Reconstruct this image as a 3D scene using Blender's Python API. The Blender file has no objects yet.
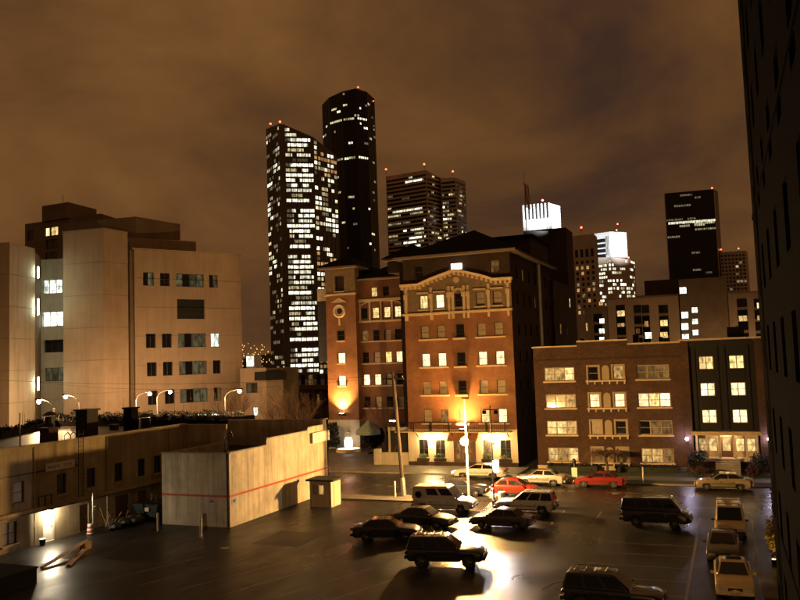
import bpy, bmesh, math, random
from mathutils import Vector, Matrix
SC = bpy.context.scene
COL = SC.collection
rnd = random.Random(7)
R_ = math.radians

# ------------------------------------------------------------------ camera
F_PX, YAW, PITCH, ROLL, CAM_H = 800.0, R_(22), R_(4.3), R_(2.0), 12.0
_f = Vector((-math.sin(YAW)*math.cos(PITCH), math.cos(YAW)*math.cos(PITCH), math.sin(PITCH)))
_r = Vector((math.cos(YAW), math.sin(YAW), 0))
_u = _r.cross(_f)
CR = _r*math.cos(ROLL) - _u*math.sin(ROLL)
CU = _u*math.cos(ROLL) + _r*math.sin(ROLL)
CC = Vector((0, 0, CAM_H))
cam = bpy.data.cameras.new('camera')
cam.sensor_width = 36; cam.lens = 36*F_PX/800.0
cam.clip_start = 0.1; cam.clip_end = 9000
camo = bpy.data.objects.new('camera', cam); COL.objects.link(camo)
m = Matrix((CR, CU, -_f)).transposed().to_4x4(); m.translation = CC
camo.matrix_world = m
SC.camera = camo

def ray(px, py): return _f*F_PX + CR*(px-400) - CU*(py-300)
def G(px, py, z=0.0):
    d = ray(px, py); return CC + d*((z-CAM_H)/d.z)
def PD(px, py, dist): return CC + ray(px, py)*(dist/F_PX)
def PYp(px, py, y):
    d = ray(px, py); return CC + d*(y/d.y)
def PXp(px, py, x):
    d = ray(px, py); return CC + d*(x/d.x)

# ------------------------------------------------------------------ night sky: low cloud lit brown by the city
W = bpy.data.worlds.new('World'); SC.world = W; W.use_nodes = True
nt = W.node_tree; nt.nodes.clear()
def N(t, ty, **kw):
    n = t.nodes.new(ty)
    for k, v in kw.items(): setattr(n, k, v)
    return n
out = N(nt, 'ShaderNodeOutputWorld'); bg = N(nt, 'ShaderNodeBackground')
tc = N(nt, 'ShaderNodeTexCoord'); mp = N(nt, 'ShaderNodeMapping')
mp.inputs['Scale'].default_value = (1.0, 1.0, 1.9); mp.inputs['Location'].default_value = (3.1, 0.6, 0.2)
n1 = N(nt, 'ShaderNodeTexNoise'); n1.inputs['Scale'].default_value = 1.9; n1.inputs['Detail'].default_value = 8; n1.inputs['Roughness'].default_value = 0.55; n1.inputs['Distortion'].default_value = 0.3
cr = N(nt, 'ShaderNodeValToRGB')
e = cr.color_ramp.elements
e[0].position = 0.36; e[0].color = (0.038, 0.0185, 0.0110, 1)
e[1].position = 0.66; e[1].color = (0.160, 0.069, 0.0200, 1)
x = e.new(0.5); x.color = (0.094, 0.0405, 0.0130, 1)
nt.links.new(tc.outputs['Generated'], mp.inputs['Vector']); nt.links.new(mp.outputs['Vector'], n1.inputs['Vector'])
nt.links.new(n1.outputs['Fac'], cr.inputs['Fac'])
nt.links.new(cr.outputs['Color'], bg.inputs['Color']); bg.inputs['Strength'].default_value = 1.3
nt.links.new(bg.outputs['Background'], out.inputs['Surface'])

# ------------------------------------------------------------------ view and render settings
vs = SC.view_settings
vs.view_transform = 'Standard'; vs.look = 'None'; vs.exposure = 0.0; vs.gamma = 1.0; vs.use_curve_mapping = False
SC.render.engine = 'CYCLES'
cy = SC.cycles
cy.use_denoising = True
cy.max_bounces = 6; cy.diffuse_bounces = 3; cy.glossy_bounces = 3; cy.transmission_bounces = 3; cy.volume_bounces = 1
cy.sample_clamp_indirect = 2.5
cy.caustics_reflective = False; cy.caustics_refractive = False

# ------------------------------------------------------------------ materials (all procedural)
def newmat(name):
    m = bpy.data.materials.new(name); m.use_nodes = True
    t = m.node_tree; b = t.nodes['Principled BSDF']
    return m, t, b
def mat(name, col, rough=0.8, metal=0.0, var=0.25, scale=1.2, bump=0.15, spec=0.5, coat=0.0, bscale=None, streak=0.0):
    m, t, b = newmat(name)
    c = N(t, 'ShaderNodeTexCoord')
    n = N(t, 'ShaderNodeTexNoise'); n.inputs['Scale'].default_value = scale; n.inputs['Detail'].default_value = 7; n.inputs['Roughness'].default_value = 0.65
    r = N(t, 'ShaderNodeValToRGB')
    r.color_ramp.elements[0].position = 0.3; r.color_ramp.elements[1].position = 0.72
    r.color_ramp.elements[0].color = tuple(x*(1-var) for x in col)+(1,)
    r.color_ramp.elements[1].color = tuple(min(1, x*(1+var*0.7)) for x in col)+(1,)
    t.links.new(c.outputs['Object'], n.inputs['Vector']); t.links.new(n.outputs['Fac'], r.inputs['Fac'])
    t.links.new(r.outputs['Color'], b.inputs['Base Color'])
    if streak:   # rain streaks and grime running down the wall, with blotchy repairs
        mp = N(t, 'ShaderNodeMapping'); mp.inputs['Scale'].default_value = (1.3, 1.3, 0.07)
        ns = N(t, 'ShaderNodeTexNoise'); ns.inputs['Scale'].default_value = 1.5; ns.inputs['Detail'].default_value = 8; ns.inputs['Roughness'].default_value = 0.7
        t.links.new(c.outputs['Object'], mp.inputs[0]); t.links.new(mp.outputs[0], ns.inputs['Vector'])
        ms = N(t, 'ShaderNodeMapRange'); ms.inputs['From Min'].default_value = 0.42; ms.inputs['From Max'].default_value = 0.66; ms.inputs['To Min'].default_value = 1.0; ms.inputs['To Max'].default_value = 1-streak
        t.links.new(ns.outputs['Fac'], ms.inputs['Value'])
        mm = N(t, 'ShaderNodeMix', data_type='RGBA', blend_type='MULTIPLY'); mm.inputs['Factor'].default_value = 1
        t.links.new(r.outputs['Color'], mm.inputs['A']); t.links.new(ms.outputs['Result'], mm.inputs['B']); t.links.new(mm.outputs['Result'], b.inputs['Base Color'])
    b.inputs['Roughness'].default_value = rough; b.inputs['Metallic'].default_value = metal
    b.inputs['Specular IOR Level'].default_value = spec
    b.inputs['Coat Weight'].default_value = coat; b.inputs['Coat Roughness'].default_value = 0.06
    if bump:
        n2 = N(t, 'ShaderNodeTexNoise'); n2.inputs['Scale'].default_value = bscale or scale*9; n2.inputs['Detail'].default_value = 4
        bm = N(t, 'ShaderNodeBump'); bm.inputs['Strength'].default_value = bump; bm.inputs['Distance'].default_value = 0.05
        t.links.new(c.outputs['Object'], n2.inputs['Vector']); t.links.new(n2.outputs['Fac'], bm.inputs['Height'])
        t.links.new(bm.outputs['Normal'], b.inputs['Normal'])
    return m
def brick(name, c1, c2, mortar, rough=0.85, bw=0.24, bh=0.085, spec=0.3):
    m, t, b = newmat(name)
    c = N(t, 'ShaderNodeTexCoord'); s = N(t, 'ShaderNodeSeparateXYZ'); a = N(t, 'ShaderNodeMath', operation='ADD'); k = N(t, 'ShaderNodeCombineXYZ')
    t.links.new(c.outputs['Object'], s.inputs[0]); t.links.new(s.outputs['X'], a.inputs[0]); t.links.new(s.outputs['Y'], a.inputs[1])
    t.links.new(a.outputs[0], k.inputs['X']); t.links.new(s.outputs['Z'], k.inputs['Y'])
    br = N(t, 'ShaderNodeTexBrick')
    br.inputs['Color1'].default_value = c1+(1,); br.inputs['Color2'].default_value = c2+(1,); br.inputs['Mortar'].default_value = mortar+(1,)
    br.inputs['Scale'].default_value = 1.0; br.inputs['Brick Width'].default_value = bw; br.inputs['Row Height'].default_value = bh
    br.inputs['Mortar Size'].default_value = 0.008; br.inputs['Bias'].default_value = 0.0
    t.links.new(k.outputs[0], br.inputs['Vector'])
    n = N(t, 'ShaderNodeTexNoise'); n.inputs['Scale'].default_value = 0.35; n.inputs['Detail'].default_value = 8; n.inputs['Roughness'].default_value = 0.7
    t.links.new(c.outputs['Object'], n.inputs['Vector'])
    mr = N(t, 'ShaderNodeMapRange'); mr.inputs['From Min'].default_value = 0.3; mr.inputs['From Max'].default_value = 0.7; mr.inputs['To Min'].default_value = 0.6; mr.inputs['To Max'].default_value = 1.2
    t.links.new(n.outputs['Fac'], mr.inputs['Value'])
    mx = N(t, 'ShaderNodeMix', data_type='RGBA', blend_type='MULTIPLY'); mx.inputs['Factor'].default_value = 1
    t.links.new(br.outputs['Color'], mx.inputs['A']); t.links.new(mr.outputs['Result'], mx.inputs['B'])
    t.links.new(mx.outputs['Result'], b.inputs['Base Color'])
    bm = N(t, 'ShaderNodeBump', invert=True); bm.inputs['Strength'].default_value = 0.5; bm.inputs['Distance'].default_value = 0.01
    t.links.new(br.outputs['Fac'], bm.inputs['Height']); t.links.new(bm.outputs['Normal'], b.inputs['Normal'])
    b.inputs['Roughness'].default_value = rough; b.inputs['Specular IOR Level'].default_value = spec
    return m
def asphalt(name, col, r0, r1, spec=0.32, wet=0.5, bump=0.35):
    m, t, b = newmat(name)
    c = N(t, 'ShaderNodeTexCoord')
    n = N(t, 'ShaderNodeTexNoise'); n.inputs['Scale'].default_value = 0.22; n.inputs['Detail'].default_value = 9; n.inputs['Roughness'].default_value = 0.62
    f = N(t, 'ShaderNodeTexNoise'); f.inputs['Scale'].default_value = 9.0; f.inputs['Detail'].default_value = 5
    mp = N(t, 'ShaderNodeMapping'); mp.inputs['Scale'].default_value = (1.0, 0.45, 1.0)
    t.links.new(c.outputs['Object'], mp.inputs[0]); t.links.new(mp.outputs[0], n.inputs['Vector']); t.links.new(c.outputs['Object'], f.inputs['Vector'])
    r = N(t, 'ShaderNodeMapRange'); r.inputs['From Min'].default_value = 0.36; r.inputs['From Max'].default_value = 0.64; r.inputs['To Min'].default_value = r0; r.inputs['To Max'].default_value = r1
    t.links.new(n.outputs['Fac'], r.inputs['Value']); t.links.new(r.outputs['Result'], b.inputs['Roughness'])
    k = N(t, 'ShaderNodeValToRGB'); k.color_ramp.elements[0].position = 0.3; k.color_ramp.elements[1].position = 0.75
    k.color_ramp.elements[0].color = tuple(x*0.55 for x in col)+(1,); k.color_ramp.elements[1].color = tuple(x*1.35 for x in col)+(1,)
    ad = N(t, 'ShaderNodeMath', operation='MULTIPLY_ADD'); ad.inputs[1].default_value = 0.5
    t.links.new(f.outputs['Fac'], ad.inputs[0])
    hf = N(t, 'ShaderNodeMath', operation='MULTIPLY'); hf.inputs[1].default_value = 0.5
    t.links.new(n.outputs['Fac'], hf.inputs[0]); t.links.new(hf.outputs[0], ad.inputs[2])
    t.links.new(ad.outputs[0], k.inputs['Fac'])
    # oil drips and tyre grime: dark blots with their own outlines
    vo = N(t, 'ShaderNodeTexNoise'); vo.inputs['Scale'].default_value = 0.75; vo.inputs['Detail'].default_value = 6; vo.inputs['Roughness'].default_value = 0.75; vo.inputs['Distortion'].default_value = 1.2
    t.links.new(c.outputs['Object'], vo.inputs['Vector'])
    vr = N(t, 'ShaderNodeMapRange'); vr.inputs['From Min'].default_value = 0.52; vr.inputs['From Max'].default_value = 0.64; vr.inputs['To Min'].default_value = 1.0; vr.inputs['To Max'].default_value = 0.35
    t.links.new(vo.outputs['Fac'], vr.inputs['Value'])
    vm = N(t, 'ShaderNodeMix', data_type='RGBA', blend_type='MULTIPLY'); vm.inputs['Factor'].default_value = 1
    t.links.new(k.outputs['Color'], vm.inputs['A']); t.links.new(vr.outputs['Result'], vm.inputs['B']); t.links.new(vm.outputs['Result'], b.inputs['Base Color'])
    g = N(t, 'ShaderNodeTexNoise'); g.inputs['Scale'].default_value = 26.0; g.inputs['Detail'].default_value = 3
    t.links.new(c.outputs['Object'], g.inputs['Vector'])
    bm = N(t, 'ShaderNodeBump'); bm.inputs['Strength'].default_value = bump; bm.inputs['Distance'].default_value = 0.012
    t.links.new(g.outputs['Fac'], bm.inputs['Height']); t.links.new(bm.outputs['Normal'], b.inputs['Normal'])
    b.inputs['Specular IOR Level'].default_value = spec
    return m
def lit(name, col, strength, lo=0.45, hi=1.15, scale=1.6, sample=False, rand=0.35):
    """a lit room behind glass: curtains, blinds and furniture make it uneven"""
    m, t, b = newmat(name)
    c = N(t, 'ShaderNodeTexCoord'); mp = N(t, 'ShaderNodeMapping'); mp.inputs['Scale'].default_value = (1.6, 1.0, 0.8)
    oi = N(t, 'ShaderNodeObjectInfo'); ad = N(t, 'ShaderNodeVectorMath', operation='ADD'); sc = N(t, 'ShaderNodeMath', operation='MULTIPLY'); sc.inputs[1].default_value = 60
    t.links.new(oi.outputs['Random'], sc.inputs[0]); t.links.new(c.outputs['Object'], ad.inputs[0]); t.links.new(sc.outputs[0], ad.inputs[1])
    n = N(t, 'ShaderNodeTexNoise'); n.inputs['Scale'].default_value = scale; n.inputs['Detail'].default_value = 3
    t.links.new(ad.outputs[0], mp.inputs[0]); t.links.new(mp.outputs[0], n.inputs['Vector'])
    r = N(t, 'ShaderNodeMapRange'); r.inputs['From Min'].default_value = 0.35; r.inputs['From Max'].default_value = 0.62; r.inputs['To Min'].default_value = strength*lo; r.inputs['To Max'].default_value = strength*hi
    t.links.new(n.outputs['Fac'], r.inputs['Value'])
    rr = N(t, 'ShaderNodeMapRange'); rr.inputs['To Min'].default_value = 1-rand; rr.inputs['To Max'].default_value = 1+rand
    t.links.new(oi.outputs['Random'], rr.inputs['Value'])
    mu = N(t, 'ShaderNodeMath', operation='MULTIPLY'); t.links.new(r.outputs[0], mu.inputs[0]); t.links.new(rr.outputs[0], mu.inputs[1])
    b.inputs['Base Color'].default_value = (0.05, 0.045, 0.04, 1); b.inputs['Roughness'].default_value = 0.12
    b.inputs['Emission Color'].default_value = col+(1,); t.links.new(mu.outputs[0], b.inputs['Emission Strength'])
    m.cycles.emission_sampling = 'AUTO' if sample else 'NONE'
    return m
def glow(name, col, strength, sample=True):
    m, t, b = newmat(name)
    b.inputs['Base Color'].default_value = (0.8, 0.8, 0.8, 1)
    b.inputs['Emission Color'].default_value = col+(1,); b.inputs['Emission Strength'].default_value = strength
    m.cycles.emission_sampling = 'AUTO' if sample else 'NONE'
    return m
M = {}
def setup_mats():
    M['asphalt'] = asphalt('wet_asphalt', (0.017, 0.0155, 0.014), 0.24, 0.52)
    M['road'] = asphalt('wet_road', (0.024, 0.021, 0.018), 0.2, 0.42)
    M['ground'] = mat('dark_earth', (0.045, 0.04, 0.032), 0.9, scale=0.1)
    M['pavement'] = asphalt('damp_pavement', (0.17, 0.155, 0.13), 0.4, 0.7, bump=0.25)
    M['kerb'] = mat('kerb_concrete', (0.3, 0.27, 0.23), 0.7, scale=2)
    M['line'] = mat('worn_line_paint', (0.2, 0.17, 0.12), 0.5, var=0.8, scale=5)
    M['yline'] = mat('yellow_line_paint', (0.42, 0.27, 0.05), 0.5, var=0.6, scale=3)
    M['grass'] = mat('short_grass', (0.05, 0.065, 0.018), 0.9, scale=4, bump=0.6)
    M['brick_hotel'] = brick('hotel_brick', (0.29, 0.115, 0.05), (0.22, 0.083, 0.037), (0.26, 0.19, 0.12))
    M['brick_dark'] = brick('dark_brown_brick', (0.08, 0.046, 0.03), (0.06, 0.034, 0.023), (0.06, 0.045, 0.035))  # darker brick tone; also carries shade on the attic wall and set-back bay
    M['brick_apt'] = brick('apartment_brick', (0.115, 0.055, 0.030), (0.066, 0.033, 0.019), (0.10, 0.07, 0.05))
    M['brick_black'] = brick('dark_wall_brick', (0.013, 0.010, 0.008), (0.010, 0.008, 0.007), (0.012, 0.010, 0.008), 1.0, spec=0.05)
    M['stone'] = mat('cream_terracotta', (0.64, 0.5, 0.32), 0.7, scale=2.2, var=0.22)
    M['stone_dark'] = mat('dark_terracotta', (0.24, 0.17, 0.10), 0.75, scale=2.2, var=0.3)  # darker tone than the cream terracotta
    M['cream'] = mat('cream_stucco', (0.62, 0.53, 0.38), 0.75, scale=1.0, var=0.15, streak=0.2)
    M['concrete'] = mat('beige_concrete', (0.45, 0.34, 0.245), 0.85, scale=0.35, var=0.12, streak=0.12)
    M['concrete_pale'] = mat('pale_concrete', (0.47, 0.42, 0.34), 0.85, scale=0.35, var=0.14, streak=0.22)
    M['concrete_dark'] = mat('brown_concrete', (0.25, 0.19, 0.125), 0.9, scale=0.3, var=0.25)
    M['stucco'] = mat('yellowed_stucco', (0.42, 0.335, 0.20), 0.85, scale=0.55, var=0.28, bump=0.3, streak=0.35)
    M['whitewash'] = mat('stained_whitewash', (0.58, 0.50, 0.37), 0.8, scale=0.5, var=0.36, bump=0.4, streak=0.4)
    M['red_paint'] = mat('red_stripe_paint', (0.42, 0.075, 0.04), 0.7, scale=3)
    M['roofing'] = mat('wet_roofing', (0.10, 0.085, 0.065), 0.45, scale=0.6, var=0.45)
    M['roof_black'] = mat('black_roofing', (0.018, 0.016, 0.014), 0.85, scale=0.8)
    M['roof_tile'] = mat('dark_roof_tile', (0.010, 0.008, 0.007), 0.95, scale=2, spec=0.15)
    M['glass'] = mat('dark_glass', (0.012, 0.012, 0.013), 0.06, var=0.1, bump=0, spec=0.6)
    M['curtain'] = mat('curtained_glass', (0.42, 0.34, 0.24), 0.4, scale=2.5, var=0.3, bump=0, coat=0.6)
    M['frame'] = mat('dark_window_frame', (0.045, 0.035, 0.028), 0.5, scale=6)
    M['frame_pale'] = mat('pale_window_frame', (0.36, 0.28, 0.17), 0.55, scale=6, var=0.1)
    M['metal_dark'] = mat('dark_metal', (0.035, 0.033, 0.03), 0.45, metal=0.6, scale=5)
    M['metal'] = mat('galvanised_metal', (0.42, 0.41, 0.39), 0.42, metal=0.8, scale=5)
    M['white_metal'] = mat('white_painted_metal', (0.72, 0.68, 0.6), 0.45, scale=4, var=0.12)
    M['wood'] = mat('weathered_wood', (0.045, 0.03, 0.02), 0.85, scale=3, var=0.5)
    M['plank'] = mat('bare_plank', (0.26, 0.16, 0.08), 0.8, scale=3, var=0.3)
    M['door'] = mat('brown_door', (0.16, 0.075, 0.04), 0.5, scale=3)
    M['white_door'] = mat('white_door', (0.75, 0.72, 0.66), 0.5, scale=3, var=0.1)
    M['rubber'] = mat('tyre_rubber', (0.018, 0.017, 0.016), 0.75, scale=8)
    M['rim'] = mat('alloy_rim', (0.5, 0.49, 0.47), 0.3, metal=0.85, scale=9, bump=0)
    M['trim'] = mat('black_plastic', (0.02, 0.02, 0.02), 0.5, scale=9)
    M['plate'] = mat('number_plate', (0.55, 0.55, 0.52), 0.5, scale=9)
    M['lens'] = mat('clear_lens', (0.55, 0.52, 0.46), 0.12, scale=9, bump=0, coat=1)
    M['tail'] = mat('red_lens', (0.35, 0.02, 0.015), 0.15, scale=9, bump=0, coat=1)
    M['bark'] = mat('bark', (0.10, 0.075, 0.05), 0.9, scale=5)
    M['bark_pale'] = mat('pale_bark', (0.22, 0.19, 0.11), 0.9, scale=5)
    M['leaf'] = mat('evergreen_leaf', (0.05, 0.07, 0.022), 0.6, scale=1.5, var=0.5, bump=0)
    M['leaf_dark'] = mat('dark_leaf', (0.014, 0.018, 0.008), 0.65, scale=1.5, var=0.5, bump=0)
    M['leaf_red'] = mat('rust_leaf', (0.11, 0.045, 0.022), 0.65, scale=1.5, var=0.5, bump=0)
    M['leaf_gold'] = mat('gold_leaf', (0.24, 0.16, 0.03), 0.6, scale=1.5, var=0.5, bump=0)
    M['twig'] = mat('bare_twig', (0.15, 0.085, 0.045), 0.85, scale=4)
    M['tower_black'] = mat('black_tower_skin', (0.03, 0.026, 0.024), 0.35, scale=0.05, bump=0, spec=0.3)
    M['tower_brown'] = mat('brown_tower_skin', (0.16, 0.12, 0.09), 0.5, scale=0.05, bump=0)
    M['tower_grey'] = mat('grey_tower_stone', (0.66, 0.53, 0.42), 0.7, scale=0.05, bump=0)
    M['tower_glass'] = mat('tower_band_glass', (0.014, 0.013, 0.013), 0.2, scale=0.05, bump=0)
    M['hill'] = mat('dark_hillside', (0.03, 0.026, 0.022), 0.95, scale=0.02)
    M['umbrella'] = mat('green_canvas', (0.33, 0.40, 0.30), 0.8, scale=3)
    M['trash'] = mat('mixed_rubbish', (0.14, 0.11, 0.07), 0.8, scale=4, var=0.8)
    M['dumpster'] = mat('dumpster_paint', (0.03, 0.045, 0.04), 0.5, scale=3)
    # light-giving
    M['w_white'] = lit('office_light_white', (1.0, 0.95, 0.70), 1.9, lo=0.22, hi=1.3, scale=0.35, rand=0.6)
    M['w_warm'] = lit('office_light_warm', (1.0, 0.84, 0.44), 0.7, lo=0.2, scale=0.35, rand=0.6)
    M['w_dim'] = lit('office_light_dim', (1.0, 0.86, 0.50), 0.2, lo=0.15, scale=0.35, rand=0.6)
    M['w_orange'] = lit('office_light_orange', (1.0, 0.55, 0.2), 0.6, lo=0.4, scale=0.3)
    M['room_bright'] = lit('room_light_bright', (1.0, 0.76, 0.38), 2.0, lo=0.5, scale=1.8)
    M['room'] = lit('room_light', (1.0, 0.66, 0.24), 1.25, lo=0.35, scale=2.2)
    M['room_dim'] = lit('room_light_dim', (1.0, 0.58, 0.18), 0.62, lo=0.25, scale=2.2)
    M['room_faint'] = lit('room_light_faint', (1.0, 0.50, 0.14), 0.2, lo=0.2, scale=2.2)
    M['room_cold'] = lit('room_light_cold', (0.92, 1.0, 0.82), 2.3, lo=0.25, hi=1.25, scale=1.2)
    M['room_coldim'] = lit('room_light_cold_dim', (1.0, 0.95, 0.5), 0.06, lo=0.15, hi=1.4, scale=1.2)
    M['beacon'] = glow('red_beacon', (1.0, 0.09, 0.04), 7, False)
    M['floodlit'] = glow('floodlit_crown_panel', (0.93, 0.95, 1.0), 1.5, False)
    M['city_light'] = glow('far_street_light', (1.0, 0.5, 0.14), 2.2, False)
setup_mats()

# ------------------------------------------------------------------ mesh helpers
ORG = {}
def link(o): COL.objects.link(o); return o
def tag(o, label=None, cat=None, group=None, kind=None):
    if label: o['label'] = label
    if cat: o['category'] = cat
    if group: o['group'] = group
    if kind: o['kind'] = kind
    return o
def thing(name, label, cat, loc, rz=0.0, group=None):
    o = bpy.data.objects.new(name, None); link(o)
    o.location = loc; o.rotation_euler = (0, 0, rz); o.empty_display_size = 0.2
    ORG[o] = Vector((0, 0, 0)) if rz else Vector(loc)
    return tag(o, label, cat, group)
def put(name, me, parent=None, loc=(0, 0, 0), rz=0.0):
    o = bpy.data.objects.new(name, me); link(o)
    if parent: o.parent = parent
    o.location = loc; o.rotation_euler = (0, 0, rz)
    return o
class Face:
    """a wall line seen from outside: P start, heading t to the viewer's right; d runs inwards"""
    def __init__(s, P, Q):
        s.P = Vector((P[0], P[1])); q = Vector((Q[0], Q[1])) - s.P
        s.L = q.length; s.t = q.normalized(); s.n = Vector((-s.t.y, s.t.x)); s.rz = math.atan2(s.t.y, s.t.x)
    def pt(s, a, z, d=0.0):
        p = s.P + s.t*a + s.n*d; return Vector((p.x, p.y, z))
    def s_at(s, px, py):
        """where the sight line through a pixel meets this wall: (along, height)"""
        d = ray(px, py); D = Vector((d.x, d.y))
        # CC.xy + k D = P + a t
        det = D.x*(-s.t.y) - (-s.t.x)*D.y
        k = (s.P.x*(-s.t.y) - (-s.t.x)*s.P.y)/det
        hit = CC + d*k
        return (Vector((hit.x, hit.y)) - s.P).dot(s.t), hit.z
class MB:
    def __init__(s): s.v = []; s.f = []
    def add(s, vs, fs):
        b = len(s.v); s.v += [tuple(v) for v in vs]; s.f += [tuple(i+b for i in f) for f in fs]; return s
    def hexa(s, c):   # 8 corners: bottom ring then top ring
        return s.add(c, [(3, 2, 1, 0), (4, 5, 6, 7), (0, 1, 5, 4), (1, 2, 6, 5), (2, 3, 7, 6), (3, 0, 4, 7)])
    def box(s, x0, x1, y0, y1, z0, z1):
        return s.hexa([(x0, y0, z0), (x1, y0, z0), (x1, y1, z0), (x0, y1, z0), (x0, y0, z1), (x1, y0, z1), (x1, y1, z1), (x0, y1, z1)])
    def fbox(s, F, a0, a1, z0, z1, d0, d1):
        return s.hexa([F.pt(a0, z0, d0), F.pt(a1, z0, d0), F.pt(a1, z0, d1), F.pt(a0, z0, d1), F.pt(a0, z1, d0), F.pt(a1, z1, d0), F.pt(a1, z1, d1), F.pt(a0, z1, d1)])
    def quad(s, a, b, c, d): return s.add([a, b, c, d], [(0, 1, 2, 3)])
    def prism(s, poly, z0, z1):
        n = len(poly); z1s = z1 if isinstance(z1, (list, tuple)) else [z1]*n
        vs = [(p[0], p[1], z0) for p in poly] + [(p[0], p[1], z1s[i]) for i, p in enumerate(poly)]
        return s.add(vs, [tuple(range(n-1, -1, -1)), tuple(range(n, 2*n))] + [(i, (i+1) % n, n+(i+1) % n, n+i) for i in range(n)])
    def tube(s, p, q, r, n=8, r2=None):
        p = Vector(p); q = Vector(q); d = (q-p)
        if d.length < 1e-6: return s
        d.normalize(); a = d.orthogonal().normalized(); b = d.cross(a); r2 = r if r2 is None else r2
        vs = []
        for c, k in ((p, r), (q, r2)):
            for i in range(n):
                w = 2*math.pi*i/n; vs.append(c + a*(math.cos(w)*k) + b*(math.sin(w)*k))
        return s.add(vs, [(i, (i+1) % n, n+(i+1) % n, n+i) for i in range(n)] + [tuple(range(n-1, -1, -1)), tuple(range(n, 2*n))])
    def path(s, pts, r, n=8):
        for i in range(len(pts)-1): s.tube(pts[i], pts[i+1], r if not isinstance(r, list) else r[i], n, None if not isinstance(r, list) else r[i+1])
        return s
    def lathe(s, prof, c=(0, 0, 0), n=14, axis='z'):
        vs = []
        for (r, h) in prof:
            for i in range(n):
                w = 2*math.pi*i/n; u, v = math.cos(w)*r, math.sin(w)*r
                p = {'z': (u, v, h), 'y': (u, h, v), 'x': (h, u, v)}[axis]
                vs.append((p[0]+c[0], p[1]+c[1], p[2]+c[2]))
        k = len(prof); fs = []
        for j in range(k-1):
            for i in range(n): fs.append((j*n+i, j*n+(i+1) % n, (j+1)*n+(i+1) % n, (j+1)*n+i))
        fs += [tuple(range(n-1, -1, -1)), tuple((k-1)*n+i for i in range(n))]
        return s.add(vs, fs)
    def ball(s, c, r, n=10, k=6, sz=1.0):
        return s.lathe([(max(1e-3, r*math.sin(math.pi*j/k)), -r*sz*math.cos(math.pi*j/k)) for j in range(k+1)], c, n)
    def mesh(s, name, material, org=(0, 0, 0), smooth=False):
        me = bpy.data.meshes.new(name)
        o = Vector(org); me.from_pydata([(v[0]-o[0], v[1]-o[1], v[2]-o[2]) for v in s.v], [], s.f)
        bm = bmesh.new(); bm.from_mesh(me); bmesh.ops.recalc_face_normals(bm, faces=bm.faces); bm.to_mesh(me); bm.free()
        me.materials.append(M[material] if isinstance(material, str) else material)
        if smooth:
            me.polygons.foreach_set('use_smooth', [True]*len(me.polygons))
            if smooth != True: me.set_sharp_from_angle(angle=R_(smooth))
        me.update(); return me
    def build(s, name, material, parent=None, smooth=False, bevel=0.0, seg=2):
        if parent is not None:
            org = ORG.get(parent, Vector((0, 0, 0)))
        else:
            xs = [v[0] for v in s.v]; ys = [v[1] for v in s.v]; zs = [v[2] for v in s.v]
            org = Vector(((min(xs)+max(xs))/2, (min(ys)+max(ys))/2, min(zs)))
        o = put(name, s.mesh(name, material, org, smooth), parent, (0, 0, 0) if parent is not None else org)
        ORG[o] = Vector(org)
        if bevel:
            b = o.modifiers.new('bevel', 'BEVEL'); b.width = bevel; b.segments = seg; b.limit_method = 'ANGLE'; b.angle_limit = R_(35)
        return o
    def wall(s, F, a0, a1, z0, z1, holes, depth=0.22, d=0.0):
        """a wall sheet with real openings and their reveals"""
        As = sorted({a0, a1} | {h[0] for h in holes} | {h[1] for h in holes}); Zs = sorted({z0, z1} | {h[2] for h in holes} | {h[3] for h in holes})
        As = [a for a in As if a0-1e-6 <= a <= a1+1e-6]; Zs = [z for z in Zs if z0-1e-6 <= z <= z1+1e-6]
        for i in range(len(As)-1):
            for j in range(len(Zs)-1):
                ca, cz = (As[i]+As[i+1])/2, (Zs[j]+Zs[j+1])/2
                if any(h[0] < ca < h[1] and h[2] < cz < h[3] for h in holes): continue
                s.quad(F.pt(As[i], Zs[j], d), F.pt(As[i+1], Zs[j], d), F.pt(As[i+1], Zs[j+1], d), F.pt(As[i], Zs[j+1], d))
        for (p, q, u, v) in holes:
            for (A, B) in (((p, u), (q, u)), ((q, u), (q, v)), ((q, v), (p, v)), ((p, v), (p, u))):
                s.quad(F.pt(A[0], A[1], d), F.pt(B[0], B[1], d), F.pt(B[0], B[1], d+depth), F.pt(A[0], A[1], d+depth))
        return s
_cache = {}
def cmesh(key, fn):
    if key not in _cache: _cache[key] = fn()
    return _cache[key]
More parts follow.
